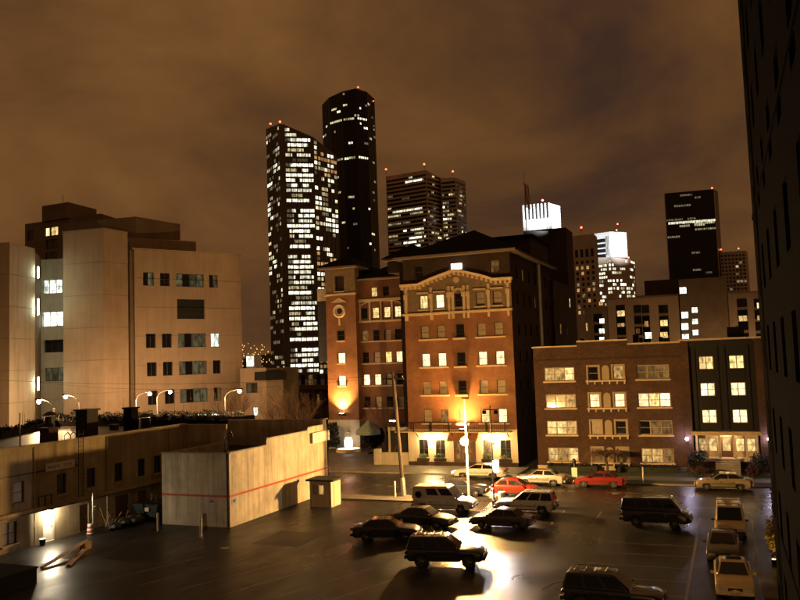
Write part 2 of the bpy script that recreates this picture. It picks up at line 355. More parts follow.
def window(parent, F, a, z, w, h, panes, cols=1, frame='frame', sill=None, rail=True, d=0.16, bar=0.06, surround=None):
    """a window standing in an opening: frame with its panes and sill; a, z is the middle of its lower edge"""
    def fm():
        b = MB(); x0, x1 = -w/2, w/2
        b.box(x0, x1, -0.03, 0.05, 0, bar); b.box(x0, x1, -0.03, 0.05, h-bar, h)
        b.box(x0, x0+bar, -0.03, 0.05, bar, h-bar); b.box(x1-bar, x1, -0.03, 0.05, bar, h-bar)
        cw = w/cols
        for k in range(1, cols): b.box(x0+k*cw-bar*0.6, x0+k*cw+bar*0.6, -0.025, 0.05, bar, h-bar)
        if rail:
            for k in range(cols):
                b.box(x0+k*cw+bar*0.6, x0+(k+1)*cw-bar*0.6, -0.02, 0.05, h*0.5-bar*0.35, h*0.5+bar*0.35)
        return b.mesh('window', frame)
    o = put('window', cmesh(('w', w, h, cols, frame, rail, bar), fm), parent, F.pt(a, z, d)-ORG[parent], F.rz)
    cw = w/cols
    for k in range(cols):
        pm = panes[k % len(panes)] if isinstance(panes, (list, tuple)) else panes
        def pn(): return MB().box(-cw/2+bar*0.5, cw/2-bar*0.5, 0.02, 0.04, bar*0.9, h-bar*0.9).mesh('pane', pm)
        put('pane', cmesh(('p', round(cw, 3), h, pm, bar), pn), o, (-w/2+(k+0.5)*cw, 0, 0))
    if sill:
        def sl(): return MB().box(-w/2-0.12, w/2+0.12, -d-0.14, 0.0, -0.16, -0.003).mesh('sill', sill)
        put('sill', cmesh(('s', w, d, sill), sl), o)
    if surround:
        def su():
            b = MB(); k = 0.16; y0, y1 = -d-0.05, -d+0.03
            b.box(-w/2-k, -w/2-0.002, y0, y1, -0.002, h+k); b.box(w/2+0.002, w/2+k, y0, y1, -0.002, h+k); b.box(-w/2-0.002, w/2+0.002, y0, y1, h+0.002, h+k)
            return b.mesh('surround', surround)
        put('surround', cmesh(('u', w, h, d, surround), su), o)
    return o
def leaves(name, material, parent, blobs, n, size, seed=1, up=0.3):
    """leaf-sized faces scattered through ellipsoids (cx,cy,cz,rx,ry,rz)"""
    r = random.Random(seed); b = MB(); tot = sum(q[3]*q[4]*q[5] for q in blobs)
    for q in blobs:
        for i in range(max(8, int(n*q[3]*q[4]*q[5]/tot))):
            while True:
                p = Vector((r.uniform(-1, 1), r.uniform(-1, 1), r.uniform(-1, 1)))
                if 0.25 < p.length < 1: break
            p = p*(0.6+0.45*r.random())
            c = Vector((q[0]+p.x*q[3], q[1]+p.y*q[4], q[2]+p.z*q[5]))
            a = Vector((r.gauss(0, 1), r.gauss(0, 1), r.gauss(0, 1))).normalized(); k = a.orthogonal().normalized()
            s_ = size*r.uniform(0.6, 1.3)
            b.add([c-a*s_, c+k*s_*0.5, c+a*s_, c-k*s_*0.5], [(0, 1, 2, 3)])
    return b.build(name, material, parent)
# ================================================================== the setting: ground, lot, street, pavements
def sheet(name, pts, z, material, kind='structure', thick=0.0):
    b = MB()
    if thick: b.prism(pts, z-thick, z)
    else: b.add([(p[0], p[1], z) for p in pts], [tuple(range(len(pts)))])
    o = b.build(name, material); o['kind'] = kind; return o
def rect(x0, x1, y0, y1): return [(x0, y0), (x1, y0), (x1, y1), (x0, y1)]
sheet('ground', rect(-4000, 4000, -500, 6000), -0.10, 'ground')
sheet('parking_lot', rect(-62, 4, -6, 66.35), 0.0, 'asphalt')
sheet('road', rect(-260, 90, 66.35, 79.6), -0.004, 'road')
def slab_run(name, x0, x1, y0, y1, z, n, material='pavement', along='x'):
    """a raised pavement made of its separate slabs"""
    root = sheet(name, rect(x0, x1, y0, y1), z-0.012, 'kerb', thick=0.2)
    w = (x1-x0)/n
    def sm(): return MB().box(0.012, w-0.012, 0.012, (y1-y0)-0.012, -0.004, 0.012).mesh('paving_slab', material)
    me = cmesh(('slab', name), sm); o = ORG[root]
    for i in range(n): put('paving_slab', me, root, (x0+i*w-o.x, y0-o.y, z-0.012-o.z))
    return root
slab_run('near_pavement', -45.4, -22.2, 63.9, 66.2, 0.11, 12)
slab_run('hotel_pavement', -62, -20.2, 79.7, 85.2, 0.13, 20)
slab_run('apartment_pavement', -20.0, 12, 78.2, 80.4, 0.13, 22)
def kerb(name, x0, x1, y, z, L=1.8):
    n = int((x1-x0)/L); w = (x1-x0)/n
    root = bpy.data.objects.new(name, None); link(root); root.location = (x0, y, 0); root['kind'] = 'structure'; ORG[root] = Vector((x0, y, 0))
    def km(): return MB().box(0.008, w-0.008, 0, 0.16, -0.1, z).mesh('kerb_stone', 'kerb')
    me = cmesh(('kerb', name), km)
    for i in range(n): put('kerb_stone', me, root, (i*w, 0, 0))
kerb('kerb_apartment', -20.0, 12, 76.1, 0.13)
kerb('kerb_hotel', -62, -20.2, 79.52, 0.14)
kerb('kerb_near', -45.4, -22.2, 66.2, 0.12)
sheet('kerb_return', [(-20.2, 76.1), (-20.0, 76.1), (-20.0, 79.7), (-20.2, 79.7)], 0.13, 'kerb', thick=0.2)
sheet('verge_grass', rect(-19.9, 12, 76.28, 78.18), 0.12, 'grass', thick=0.15)
sheet('lawn', rect(-19.5, 12, 80.42, 84.0), 0.14, 'grass', thick=0.2)
sheet('courtyard', rect(-66, -34.05, 85.25, 106), 0.10, 'pavement', thick=0.15)
# painted markings on the lot and the street
def stripe(p, q, w=0.11, material='line', z=0.005):
    p = Vector((p[0], p[1])); q = Vector((q[0], q[1])); t = (q-p).normalized(); n = Vector((-t.y, t.x))*w/2
    o = MB().add([(*(p-n), z), (*(q-n), z), (*(q+n), z), (*(p+n), z)], [(0, 1, 2, 3)]).build('painted_line', material); o['kind'] = 'structure'; return o
stripe((-2.45, 62.0), (-2.55, 34), 0.16)
stripe((0.95, 62.2), (0.85, 34), 0.13)
for y in (52.9, 50.2, 47.5, 44.8, 42.1, 39.4): stripe((-2.6, y), (-8.2, y), 0.10)
for k in range(6): 
    x = -19.5-2.9*k; stripe((x, 36.5), (x+2.6, 43.5), 0.10)
for k in range(4): stripe((-9.5-2.75*k, 62.8), (-9.5-2.75*k, 57.6), 0.10)
for k in range(9): stripe((-44+5.6*k, 71.6), (-41+5.6*k, 71.6), 0.12, 'yline', 0.002)

# ================================================================== hotel
HX0, HX1, HY = -34.0, -21.4, 85.4
hotel = thing('brick_hotel', 'ornate brick hotel with gabled cream cornice, floodlit corner tower and cream ground floor', 'hotel', (-34, 85.4, 0.12))
Fh = Face((HX0, HY), (HX1, HY)); Fs = Face((HX1, HY), (HX1, 107.0))
cols5 = [2.4, 4.35, 6.6, 9.1, 11.05]
rows5 = [5.6, 8.75, 11.9, 15.05, 18.5]
WW, WH = 0.98, 1.5
holes = []
for zc in rows5:
    for i, a in enumerate(cols5): holes.append((a-WW/2, a+WW/2, zc-WH/2, zc+WH/2))
att = [(1.9, 21.2), (6.55, 21.55), (10.9, 21.3)]
# ground floor openings: two pairs of windows and a wide door
gf = [(1.2, 2.35, 1.0, 3.0), (3.2, 4.35, 1.0, 3.0), (8.7, 9.85, 1.0, 3.0), (10.7, 11.85, 1.0, 3.0), (5.3, 7.9, 0.12, 3.0)]
b = MB(); b.wall(Fh, 0, Fh.L, 4.0, 20.4, [h for h in holes]); b.build('front_wall', 'brick_hotel', hotel)
b = MB(); b.wall(Fh, 0, Fh.L, 20.4, 23.5, [(10.4, 11.4, 21.3, 22.7), (1.4, 2.4, 21.3, 22.7)]); b.build('attic_wall', 'brick_dark', hotel)  # darker brick puts the shade above the cornice into the wall colour
b = MB(); b.wall(Fh, -0.05, Fh.L+0.02, 0.0, 4.0, gf, depth=0.3, d=-0.12)
b.fbox(Fh, -0.05, Fh.L+0.02, 3.98, 4.12, -0.12, 0.02)
b.build('ground_floor_wall', 'cream', hotel)
# side wall with its dark windows
sc = [3.0, 6.2, 9.0, 12.2, 15.2, 18.4]
hs = [(a-0.45, a+0.45, zc-0.7, zc+0.7) for zc in rows5+[21.4] for a in sc]
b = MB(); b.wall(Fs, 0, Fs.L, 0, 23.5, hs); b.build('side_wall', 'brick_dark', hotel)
b = MB(); b.box(HX0+0.3, HX1-0.3, HY+0.35, 107, 0.2, 23.4); b.box(HX0, HX0+0.3, HY+0.3, 107, 0, 23.5); b.build('inner_block', 'brick_black', hotel)
litmap = {(4, 0): 'room', (4, 1): 'room_bright', (2, 0): 'room_bright', (2, 1): 'room_bright', (2, 3): 'room_bright', (2, 4): 'room_bright',
          (0, 1): 'room_faint', (0, 3): 'room', (0, 4): 'room_bright', (0, 2): 'room'}
for j, zc in enumerate(rows5):
    for i, a in enumerate(cols5):
        pm = litmap.get((j, i), 'glass' if i == 2 else 'curtain')
        window(hotel, Fh, a, zc-WH/2, WW, WH, pm, sill=None)
for a, z in ((10.9, 21.3), (1.9, 21.3)): window(hotel, Fh, a, z, 1.0, 1.4, 'glass' if a < 5 else 'room_faint')
for j, zc in enumerate(rows5+[21.4]):
    for i, a in enumerate(sc):
        pm = {(4, 3): 'room', (2, 4): 'room_dim', (5, 1): 'room_dim', (3, 5): 'room_faint', (1, 2): 'room_faint'}.get((j, i), 'glass')
        window(hotel, Fs, a, zc-0.7, 0.9, 1.4, pm)
# paired stone sills, little balconies under the middle windows
for j, zc in enumerate(rows5[:4]):
    for a0, a1 in ((cols5[0]-0.75, cols5[1]+0.75), (cols5[3]-0.75, cols5[4]+0.75)):
        MB().fbox(Fh, a0, a1, zc-WH/2-0.2, zc-WH/2-0.02, -0.16, 0.0).build('sill', 'stone', hotel)
    o = MB().fbox(Fh, 5.85, 7.35, zc-WH/2-0.24, zc-WH/2-0.03, -0.5, 0.0).build('balcony', 'stone', hotel)
    r = MB()
    for k in range(9): r.tube(Fh.pt(5.92+k*0.17, zc-WH/2-0.04, -0.45), Fh.pt(5.92+k*0.17, zc-WH/2+0.42, -0.45), 0.012, 5)
    r.tube(Fh.pt(5.9, zc-WH/2+0.42, -0.45), Fh.pt(7.3, zc-WH/2+0.42, -0.45), 0.022, 6)
    r.build('railing', 'metal_dark', o)
# the terracotta top floor: belt, pilasters, corbels, arched middle, gable cornice with dentils
b = MB(); b.wall(Fh, -0.05, Fh.L+0.05, 17.25, 20.3, [h for h in holes if h[2] > 17], depth=0.1, d=-0.07)
b.build('terracotta_band', 'stone_dark', hotel)
MB().fbox(Fh, -0.15, Fh.L+0.15, 17.0, 17.25, -0.42, 0.0).build('string_course', 'stone', hotel)
for a in (0.3, 3.37, 5.5, 5.95, 7.25, 7.75, 10.1, 12.3):
    MB().fbox(Fh, a-0.13, a+0.13, 16.45, 17.0, -0.34, 0.0).build('corbel', 'stone', hotel)
    MB().fbox(Fh, a-0.15, a+0.15, 17.26, 20.1, -0.24, -0.071).build('pilaster', 'stone', hotel)
    if abs(a-6.6) > 0.2: MB().fbox(Fh, a-0.22, a+0.22, 18.85, 19.4, -0.42, -0.241).build('capital', 'stone', hotel)
for a in (cols5[0], cols5[1], cols5[3], cols5[4]):
    MB().fbox(Fh, a-0.72, a+0.72, 19.45, 19.62, -0.32, -0.071).build('window_hood', 'stone', hotel)
    MB().fbox(Fh, a-0.66, a+0.66, 17.5, 17.68, -0.26, -0.071).build('sill', 'stone', hotel)
b = MB()
for k in range(8):
    w0, w1 = math.pi*k/8, math.pi*(k+1)/8
    p = [Fh.pt(6.6+math.cos(w)*r_, 19.15+math.sin(w)*r_*0.95, d) for d in (-0.25, -0.072) for (w, r_) in ((w0, 0.52), (w1, 0.52), (w1, 0.74), (w0, 0.74))]
    b.hexa(p)
b.build('window_arch', 'stone', hotel)
gz = lambda a: 20.35 + 1.35*max(0.0, 1-abs(a-6.4)/4.3)**0.8
gp = [-0.3+13.2*k/24 for k in range(25)]
b = MB()
for k in range(24):
    a0, a1 = gp[k], gp[k+1]; z0, z1 = gz(a0), gz(a1)
    b.hexa([Fh.pt(a0, z0, -0.55), Fh.pt(a1, z1, -0.55), Fh.pt(a1, z1, 0.0), Fh.pt(a0, z0, 0.0), Fh.pt(a0, z0+0.28, -0.62), Fh.pt(a1, z1+0.28, -0.62), Fh.pt(a1, z1+0.28, 0.0), Fh.pt(a0, z0+0.28, 0.0)])
b.build('gable_cornice', 'stone', hotel)
b = MB()
for k in range(24):
    a0, a1 = gp[k], gp[k+1]; z0, z1 = gz(a0), gz(a1)
    b.quad(Fh.pt(a0, 20.29, -0.075), Fh.pt(a1, 20.29, -0.075), Fh.pt(a1, z1, -0.075), Fh.pt(a0, z0, -0.075))
b.build('gable_face', 'stone_dark', hotel)
for k in range(25):
    a = -0.05+12.7*k/24; z = gz(a)
    MB().fbox(Fh, a-0.15, a+0.15, z-0.34, z-0.004, -0.5, -0.08).build('dentil', 'stone', hotel)
b = MB(); c = Fh.pt(6.45, 20.75, -0.18)
b.lathe([(0.38, -0.06), (0.36, 0.06), (0.2, 0.1), (0.02, 0.1)], c, 12, 'y'); b.build('cartouche', 'stone', hotel)
# lit rooftop lantern box above the gable
MB().fbox(Fh, 5.95, 7.15, 21.95, 22.6, -0.35, -0.02).build('lit_sign_box', glow('white_light_box', (1, 0.93, 0.72), 2.2), hotel)
# eaves and hipped roof
MB().box(HX0-0.9, HX1+0.9, HY-0.9, 107.6, 23.5, 23.75).build('eaves', 'concrete_dark', hotel)
b = MB(); z0, z1 = 23.76, 27.3
b.add([(HX0-1, HY-1, z0), (HX1+1, HY-1, z0), (HX1+1, 107.7, z0), (HX0-1, 107.7, z0), (-27.2, HY+6.5, z1), (-27.2, 101, z1)], [(0, 1, 4), (1, 2, 5, 4), (2, 3, 5), (3, 0, 4, 5), (3, 2, 1, 0)])
b.build('roof', 'roof_tile', hotel)
MB().box(-28.5, -21.6, 97.0, 107.2, 23.8, 26.7).build('attic_block', 'brick_dark', hotel); MB().box(-28.8, -21.2, 96.6, 107.4, 26.702, 26.95).build('attic_roof', 'roof_tile', hotel)
# rear service stack and lift tower, downpipe
MB().box(-27.5, -20.9, 107.1, 118.4, 0, 22.0).build('rear_block', 'brick_dark', hotel)
MB().box(-23.6, -20.95, 118.5, 124, 0, 30.8).build('lift_tower', 'brick_dark', hotel)
MB().tube((-21.22, 99.4, 0.2), (-21.22, 99.4, 23.4), 0.22, 8).build('flue_pipe', 'metal', hotel)
Fr = Face((-20.9, 107.1), (-20.9, 122))
for z, a, p in ((19.5, 11, 'room'), (18.6, 3, 'glass'), (15.5, 3, 'room_faint'), (15.5, 8, 'glass'), (12.2, 9, 'room_dim'), (12.2, 4, 'glass'), (9, 6, 'glass')):
    window(hotel, Fr, a, z-0.7, 0.95, 1.4, p, d=-0.06)
# balcony deck with railing above the cream ground floor
deck = MB().fbox(Fh, -1.2, 12.1, 3.86, 3.975, -1.25, -0.121).build('balcony_deck', 'stone', hotel)
b = MB()
for k in range(60): b.tube(Fh.pt(-1.15+k*0.222, 3.97, -1.18), Fh.pt(-1.15+k*0.222, 4.95, -1.18), 0.014, 4)
b.build('baluster_row', 'metal_dark', deck)
MB().tube(Fh.pt(-1.2, 4.96, -1.18), Fh.pt(12.1, 4.96, -1.18), 0.035, 6).build('handrail', 'metal_dark', deck)
for k in range(7): MB().fbox(Fh, -1.1+k*2.1, -0.98+k*2.1, 3.975, 5.0, -1.22, -1.13).build('railing_post', 'metal_dark', deck)
for k in range(7):
    a = -0.9+k*2.1; MB().tube(Fh.pt(a, 3.3, -0.13), Fh.pt(a, 3.86, -1.0), 0.05, 6).build('bracket', 'metal_dark', deck)
for i, (a0, a1, z0, z1) in enumerate(gf[:4]): window(hotel, Fh, (a0+a1)/2, z0, a1-a0, z1-z0, 'glass' if i != 2 else 'room_faint', cols=2, d=0.05)
dr = MB().fbox(Fh, 5.32, 7.88, 0.13, 2.95, 0.0, 0.08).build('entrance_door', 'door', hotel)
for a in (5.6, 6.25, 6.9): MB().fbox(Fh, a, a+0.5, 0.8, 2.6, -0.02, -0.002).build('door_pane', 'room_faint', dr)
# awning over the door
b = MB(); b.hexa([Fh.pt(4.9, 2.9, -1.1), Fh.pt(8.3, 2.9, -1.1), Fh.pt(8.3, 3.3, -0.13), Fh.pt(4.9, 3.3, -0.13), Fh.pt(4.9, 3.0, -1.1), Fh.pt(8.3, 3.0, -1.1), Fh.pt(8.3, 3.75, -0.13), Fh.pt(4.9, 3.75, -0.13)])
b.build('awning', mat('rust_awning', (0.3, 0.14, 0.06), 0.8, scale=2), hotel)
# flower boxes and pots
for i, (a0, a1, z0, z1) in enumerate(gf[:4]):
    o = MB().fbox(Fh, a0-0.1, a1+0.1, 0.62, 0.95, -0.5, -0.13).build('flower_box', 'wood', hotel)
    c = Fh.pt((a0+a1)/2, 1.15, -0.32); leaves('flowers', 'leaf', o, [(c.x, c.y, c.z, 0.75, 0.25, 0.45)], 160, 0.09, 20+i)
MB().fbox(Fh, -0.05, Fh.L+0.02, 0.0, 0.55, -0.2, -0.121).build('plinth', 'brick_dark', hotel)
# lamp clusters either side of the door: five frosted globes on a branched bracket
M['globe_warm'] = glow('warm_globe', (1.0, 0.66, 0.26), 460)
for a in (3.0, 10.0):
    o = MB().fbox(Fh, a-0.12, a+0.12, 2.5, 3.0, -0.2, -0.121).build('wall_lamp', 'metal_dark', hotel)
    ORG[o] = ORG[hotel]
    for k, (da, dz) in enumerate(((-0.62, 0.12), (-0.32, -0.05), (0, -0.18), (0.32, -0.05), (0.62, 0.12))):
        p = Fh.pt(a+da, 3.1+dz, -0.55)
        MB().ball(p, 0.13, 10, 6).build('globe', 'globe_warm', o, smooth=True)
    r = MB(); r.path([Fh.pt(a, 2.7, -0.2), Fh.pt(a, 2.7, -0.55)], 0.03, 6)
    for da, dz in ((-0.62, 0.0), (-0.32, -0.17), (0.32, -0.17), (0.62, 0.0)): r.path([Fh.pt(a, 2.7, -0.55), Fh.pt(a+da, 2.86+dz, -0.55), Fh.pt(a+da, 3.0+dz, -0.55)], 0.02, 5)
    r.build('bracket', 'metal_dark', o)
# the floodlight on the balcony deck that washes the middle of the facade
def spot(name, parent, loc, aim, power, col, ang=100, blend=0.6, radius=0.08):
    l = bpy.data.lights.new(name, 'SPOT'); l.energy = power; l.color = col; l.spot_size = R_(ang); l.spot_blend = blend; l.shadow_soft_size = radius
    o = bpy.data.objects.new(name, l); link(o); o.location = loc
    o.rotation_euler = (Vector(aim)-Vector(loc)).to_track_quat('-Z', 'Y').to_euler()
    return o
fl = MB().fbox(Fh, 6.35, 6.95, 4.0, 4.22, -1.0, -0.7).build('floodlight', 'metal_dark', hotel)
MB().fbox(Fh, 6.4, 6.9, 4.221, 4.25, -0.98, -0.72).build('floodlight_lens', glow('sodium_lens', (1, 0.6, 0.2), 25), fl)
spot('balcony_floodlight', None, Fh.pt(6.65, 4.6, -1.1), Fh.pt(6.65, 12.0, -0.2), 10500, (1, 0.47, 0.11), 165, 1.0, 0.45)

# ---------------- recessed wing and corner tower
WY = 101.1
Fw = Face((-47.0, WY), (-33.9, WY)); Ft = Face((-51.6, WY-1.2), (-47.0, WY-1.2)); Fts = Face((-47.0, WY-1.2), (-47.0, WY))
wc = [0.75, 2.45, 4.15, 5.75]; wr = [6.4, 9.45, 12.5, 15.55, 18.65]
hw = [(a-0.48, a+0.48, z-0.75, z+0.75) for a in wc for z in wr] + [(a-0.45, a+0.45, 20.9, 22.2) for a in (2.3, 4.1)]
b = MB(); b.wall(Fw, 0, Fw.L, 0.1, 23.2, hw); b.build('wing_wall', 'brick_hotel', hotel)
MB().box(-51.3, -34.1, WY+0.35, 112, 0.1, 23.0).build('wing_core', 'brick_black', hotel)
wl = {(4, 1): 'room', (4, 2): 'room', (4, 3): 'room_bright', (2, 2): 'room', (2, 3): 'room_bright', (1, 0): 'room_bright', (1, 1): 'room_bright', (3, 0): 'room_faint'}
for j, z in enumerate(wr):
    for i, a in enumerate(wc): window(hotel, Fw, a, z-0.75, 0.96, 1.5, wl.get((j, i), 'curtain' if (i+j) % 2 else 'glass'))
    if j < 4: MB().fbox(Fw, 0.1, 6.5, z-0.95, z-0.77, -0.15, 0).build('sill', 'stone', hotel)
for a in (2.3, 4.1): window(hotel, Fw, a, 20.9, 0.9, 1.3, 'room' if a < 3 else 'glass')
MB().fbox(Fw, 0.0, 6.7, 17.35, 17.6, -0.3, 0).build('string_course', 'stone', hotel)
MB().fbox(Fw, 0.0, 6.7, 20.2, 20.6, -0.35, 0).build('cornice', 'stone', hotel)
for a in (0.1, 1.6, 3.3, 4.95, 6.5): MB().fbox(Fw, a-0.12, a+0.12, 17.62, 20.18, -0.14, -0.002).build('pilaster', 'stone', hotel)
b = MB()
for k in range(10):
    w0, w1 = math.pi*k/10, math.pi*(k+1)/10
    b.hexa([Fw.pt(3.3-math.cos(w)*r_, 19.55+math.sin(w)*r_*0.25, d) for d in (-0.3, -0.003) for (w, r_) in ((w0, 3.0), (w1, 3.0), (w1, 3.3), (w0, 3.3))])
b.build('blind_arch', 'stone', hotel)
MB().box(-47.6, -33.8, WY-0.8, 112, 23.2, 23.42).build('wing_eaves', 'concrete_dark', hotel)
b = MB(); b.add([(-47.7, WY-0.9, 23.43), (-34.2, WY-0.9, 23.43), (-34.2, 112, 23.43), (-47.7, 112, 23.43), (-44, 106.5, 25.9), (-34.2, 106.5, 26.4)], [(0, 1, 5, 4), (1, 2, 5), (2, 3, 4, 5), (3, 0, 4), (3, 2, 1, 0)]); b.build('wing_roof', 'roof_tile', hotel)
# stub between main block and wing, with the higher hipped turret behind it
MB().box(-35.35, -34.05, 87.6, 96.4, 0.1, 23.3).build('set_back_bay', 'brick_dark', hotel)  # dark brick stands in for the shadow in this recess
MB().box(-40.6, -35.9, 96.5, 101.0, 23.45, 25.0).build('link_block', 'brick_dark', hotel)
MB().box(-41.1, -35.4, 95.9, 104, 25.0, 25.25).build('turret_eaves', 'concrete_dark', hotel)
b = MB(); b.add([(-41.3, 95.7, 25.26), (-35.2, 95.7, 25.26), (-35.2, 104.2, 25.26), (-41.3, 104.2, 25.26), (-38.2, 99.8, 27.6)], [(0, 1, 4), (1, 2, 4), (2, 3, 4), (3, 0, 4), (3, 2, 1, 0)]); b.build('turret_roof', 'roof_tile', hotel)
# corner tower
ht = [(1.65, 2.75, 15.0, 16.4), (1.65, 2.75, 11.85, 13.3), (1.65, 2.75, 8.75, 10.15)]
b = MB(); b.wall(Ft, 0, 4.6, 4.1, 21.4, ht); b.wall(Fts, 0, 1.3, 4.1, 21.4, []); b.build('tower_wall', 'brick_hotel', hotel)
b = MB(); b.wall(Ft, 0, 4.6, 21.4, 25.0, [(1.5, 2.9, 21.9, 24.0)]); b.wall(Fts, 0, 1.3, 21.4, 25.0, []); b.build('belvedere_wall', 'stone_dark', hotel)
b = MB(); b.wall(Ft, -0.1, 4.7, 0.1, 4.1, [], d=-0.1); b.wall(Fts, -0.1, 1.3, 0.1, 4.1, [], d=-0.1); b.build('tower_base', 'cream', hotel)
MB().box(-51.55, -47.4, WY-0.7, 106, 0.1, 24.9).build('tower_core', 'brick_dark', hotel)
for i, h in enumerate(ht): window(hotel, Ft, 2.2, h[2], 1.1, h[3]-h[2], ['glass', 'room_bright', 'room_bright'][i], sill='stone')
MB().fbox(Ft, -0.15, 4.75, 21.3, 21.55, -0.35, 0).build('string_course', 'stone', hotel)
MB().fbox(Ft, 1.4, 3.0, 21.72, 21.88, -0.2, 0.0).build('niche_sill', 'stone', hotel)
MB().box(-52.4, -46.4, WY-2.1, 106.5, 25.0, 25.25).build('tower_eaves', 'stone_dark', hotel)
b = MB(); b.add([(-52.6, WY-2.3, 25.26), (-46.1, WY-2.3, 25.26), (-46.1, 106.7, 25.26), (-52.6, 106.7, 25.26), (-49.4, 102.8, 27.2)], [(0, 1, 4), (1, 2, 4), (2, 3, 4), (3, 0, 4), (3, 2, 1, 0)]); b.build('tower_roof', 'roof_tile', hotel)
c = Ft.pt(2.1, 19.1, 0)
b = MB(); b.lathe([(0.95, 0.0), (0.95, -0.14), (0.8, -0.22), (0.62, -0.14), (0.6, -0.02)], c, 20, 'y'); b.build('medallion', 'stone', hotel, smooth=False)
MB().fbox(Ft, 1.95, 2.25, 17.1, 18.15, -0.16, -0.002).build('medallion_drop', 'stone', hotel)
MB().lathe([(0.42, -0.03), (0.3, -0.16), (0.02, -0.2)], c, 14, 'y').build('medallion_boss', 'metal_dark', hotel)
b = MB(); b.add([Ft.pt(0.9, 20.3, -0.2), Ft.pt(3.3, 20.3, -0.2), Ft.pt(2.1, 20.95, -0.2), Ft.pt(0.9, 20.3, 0), Ft.pt(3.3, 20.3, 0), Ft.pt(2.1, 20.95, 0)], [(0, 1, 2), (3, 5, 4), (0, 3, 4, 1), (1, 4, 5, 2), (2, 5, 3, 0)]); b.build('pediment', 'stone', hotel)
up = MB().fbox(Ft, 1.9, 2.6, 4.72, 5.0, -0.85, -0.01).build('uplight', 'metal_dark', hotel)
MB().fbox(Ft, 2.0, 2.5, 5.001, 5.02, -0.8, -0.4).build('uplight_lens', glow('uplight_glass', (1, 0.75, 0.35), 60), up)
spot('tower_uplight', None, Ft.pt(2.2, 5.2, -0.7), Ft.pt(2.15, 8.6, 0.0), 17000, (1, 0.52, 0.14), 110, 1.0, 0.12)
# vertical sign on the far side of the tower
sg = MB().box(-53.8, -51.7, WY+0.5, WY+0.8, 12.2, 20.8).build('hanging_sign', 'trim', hotel)
MB().box(-53.8, -51.6, WY+0.45, WY+0.85, 20.81, 22.6).build('sign_cap', 'stone', sg)
def text(s, parent, loc, rz, size, material, name='lettering', ext=0.01, org=None):
    c = bpy.data.curves.new(name, 'FONT'); c.body = s; c.size = size; c.extrude = ext; c.align_x = 'CENTER'
    tmp = bpy.data.objects.new('tmp_text', c); me = bpy.data.meshes.new_from_object(tmp); bpy.data.objects.remove(tmp)
    me.materials.clear(); me.materials.append(M[material] if isinstance(material, str) else material)
    o = put(name, me, parent, Vector(loc)-(org if org is not None else ORG[parent])); o.rotation_euler = (math.pi/2, 0, rz); return o
for k, s in enumerate(('Hunt', '&', 'Gour', 'The', 'Gr')): text(s, sg, (-52.75, WY+0.49, 18.6-1.45*k), 0, 1.0, 'wood')
# garden wall, mural board and stair beside the hotel's left corner
gw = tag(MB().box(-37.6, -34.1, 85.3, 85.65, 0.12, 1.5).build('garden_wall', 'cream'), 'low cream garden wall with square pier left of the hotel front', 'wall')
MB().box(-38.3, -37.6, 85.1, 85.8, 0.12, 1.9).build('pier', 'cream', gw)
pn = tag(MB().box(-36.9, -34.15, 86.2, 86.35, 0.5, 4.3).build('framed_panel', 'cream'), 'tall framed dark display panel behind the cream garden wall', 'panel')
MB().box(-36.6, -34.4, 86.14, 86.198, 1.0, 3.9).build('board', 'trim', pn)
MB().tube((-36.3, 86.12, 1.3), (-35.2, 86.12, 3.3), 0.03, 6).build('painted_branch', 'plank', pn)
# ================================================================== apartment house
apt = thing('apartment_house', 'four storey dark brick apartment house with triple windows and lit entrance bay', 'apartment house', (-18.95, 84.0, 0.13))
AY = 84.0
Fa = Face((-18.95, AY), (-4.2, AY))
trip = [(-17.9+18.95+1.6, 3.15), (-8.6+18.95+1.65, 3.15)]
ar = [0.95, 3.7, 6.45, 9.25]; AH = 1.42
mids = [-12.8+18.95, -10.3+18.95]; nich = -11.55+18.95
holes = [(c-w/2, c+w/2, z, z+AH) for c, w in trip for z in ar] + [(c-0.52, c+0.52, z+0.02, z+AH) for c in mids for z in ar]
b = MB(); b.wall(Fa, 0, Fa.L, 0.1, 12.4, holes); b.build('front_wall', 'brick_apt', apt)
MB().box(-18.6, -4.6, AY+0.35, 98, 0.1, 12.3).build('inner_block', 'brick_black', apt)
MB().box(-18.95, -18.61, AY+0.01, 98, 0.1, 12.4).build('side_wall', 'brick_dark', apt)
L3 = {3: (['room_dim', 'room_dim', 'room'], ['room_faint', 'room_faint', 'room_faint']), 2: (['room_faint', 'room_dim', 'room_dim'], ['room_bright', 'room', 'room_bright']),
      1: (['room', 'room', 'room_dim'], ['glass', 'room_faint', 'room_faint']), 0: (['room', 'room_dim', 'room'], ['room_dim', 'room_dim', 'room_faint'])}
LM = {3: ('glass', 'room_dim'), 2: ('room_bright', 'room_bright'), 1: ('curtain', 'glass'), 0: ('room_faint', 'curtain')}
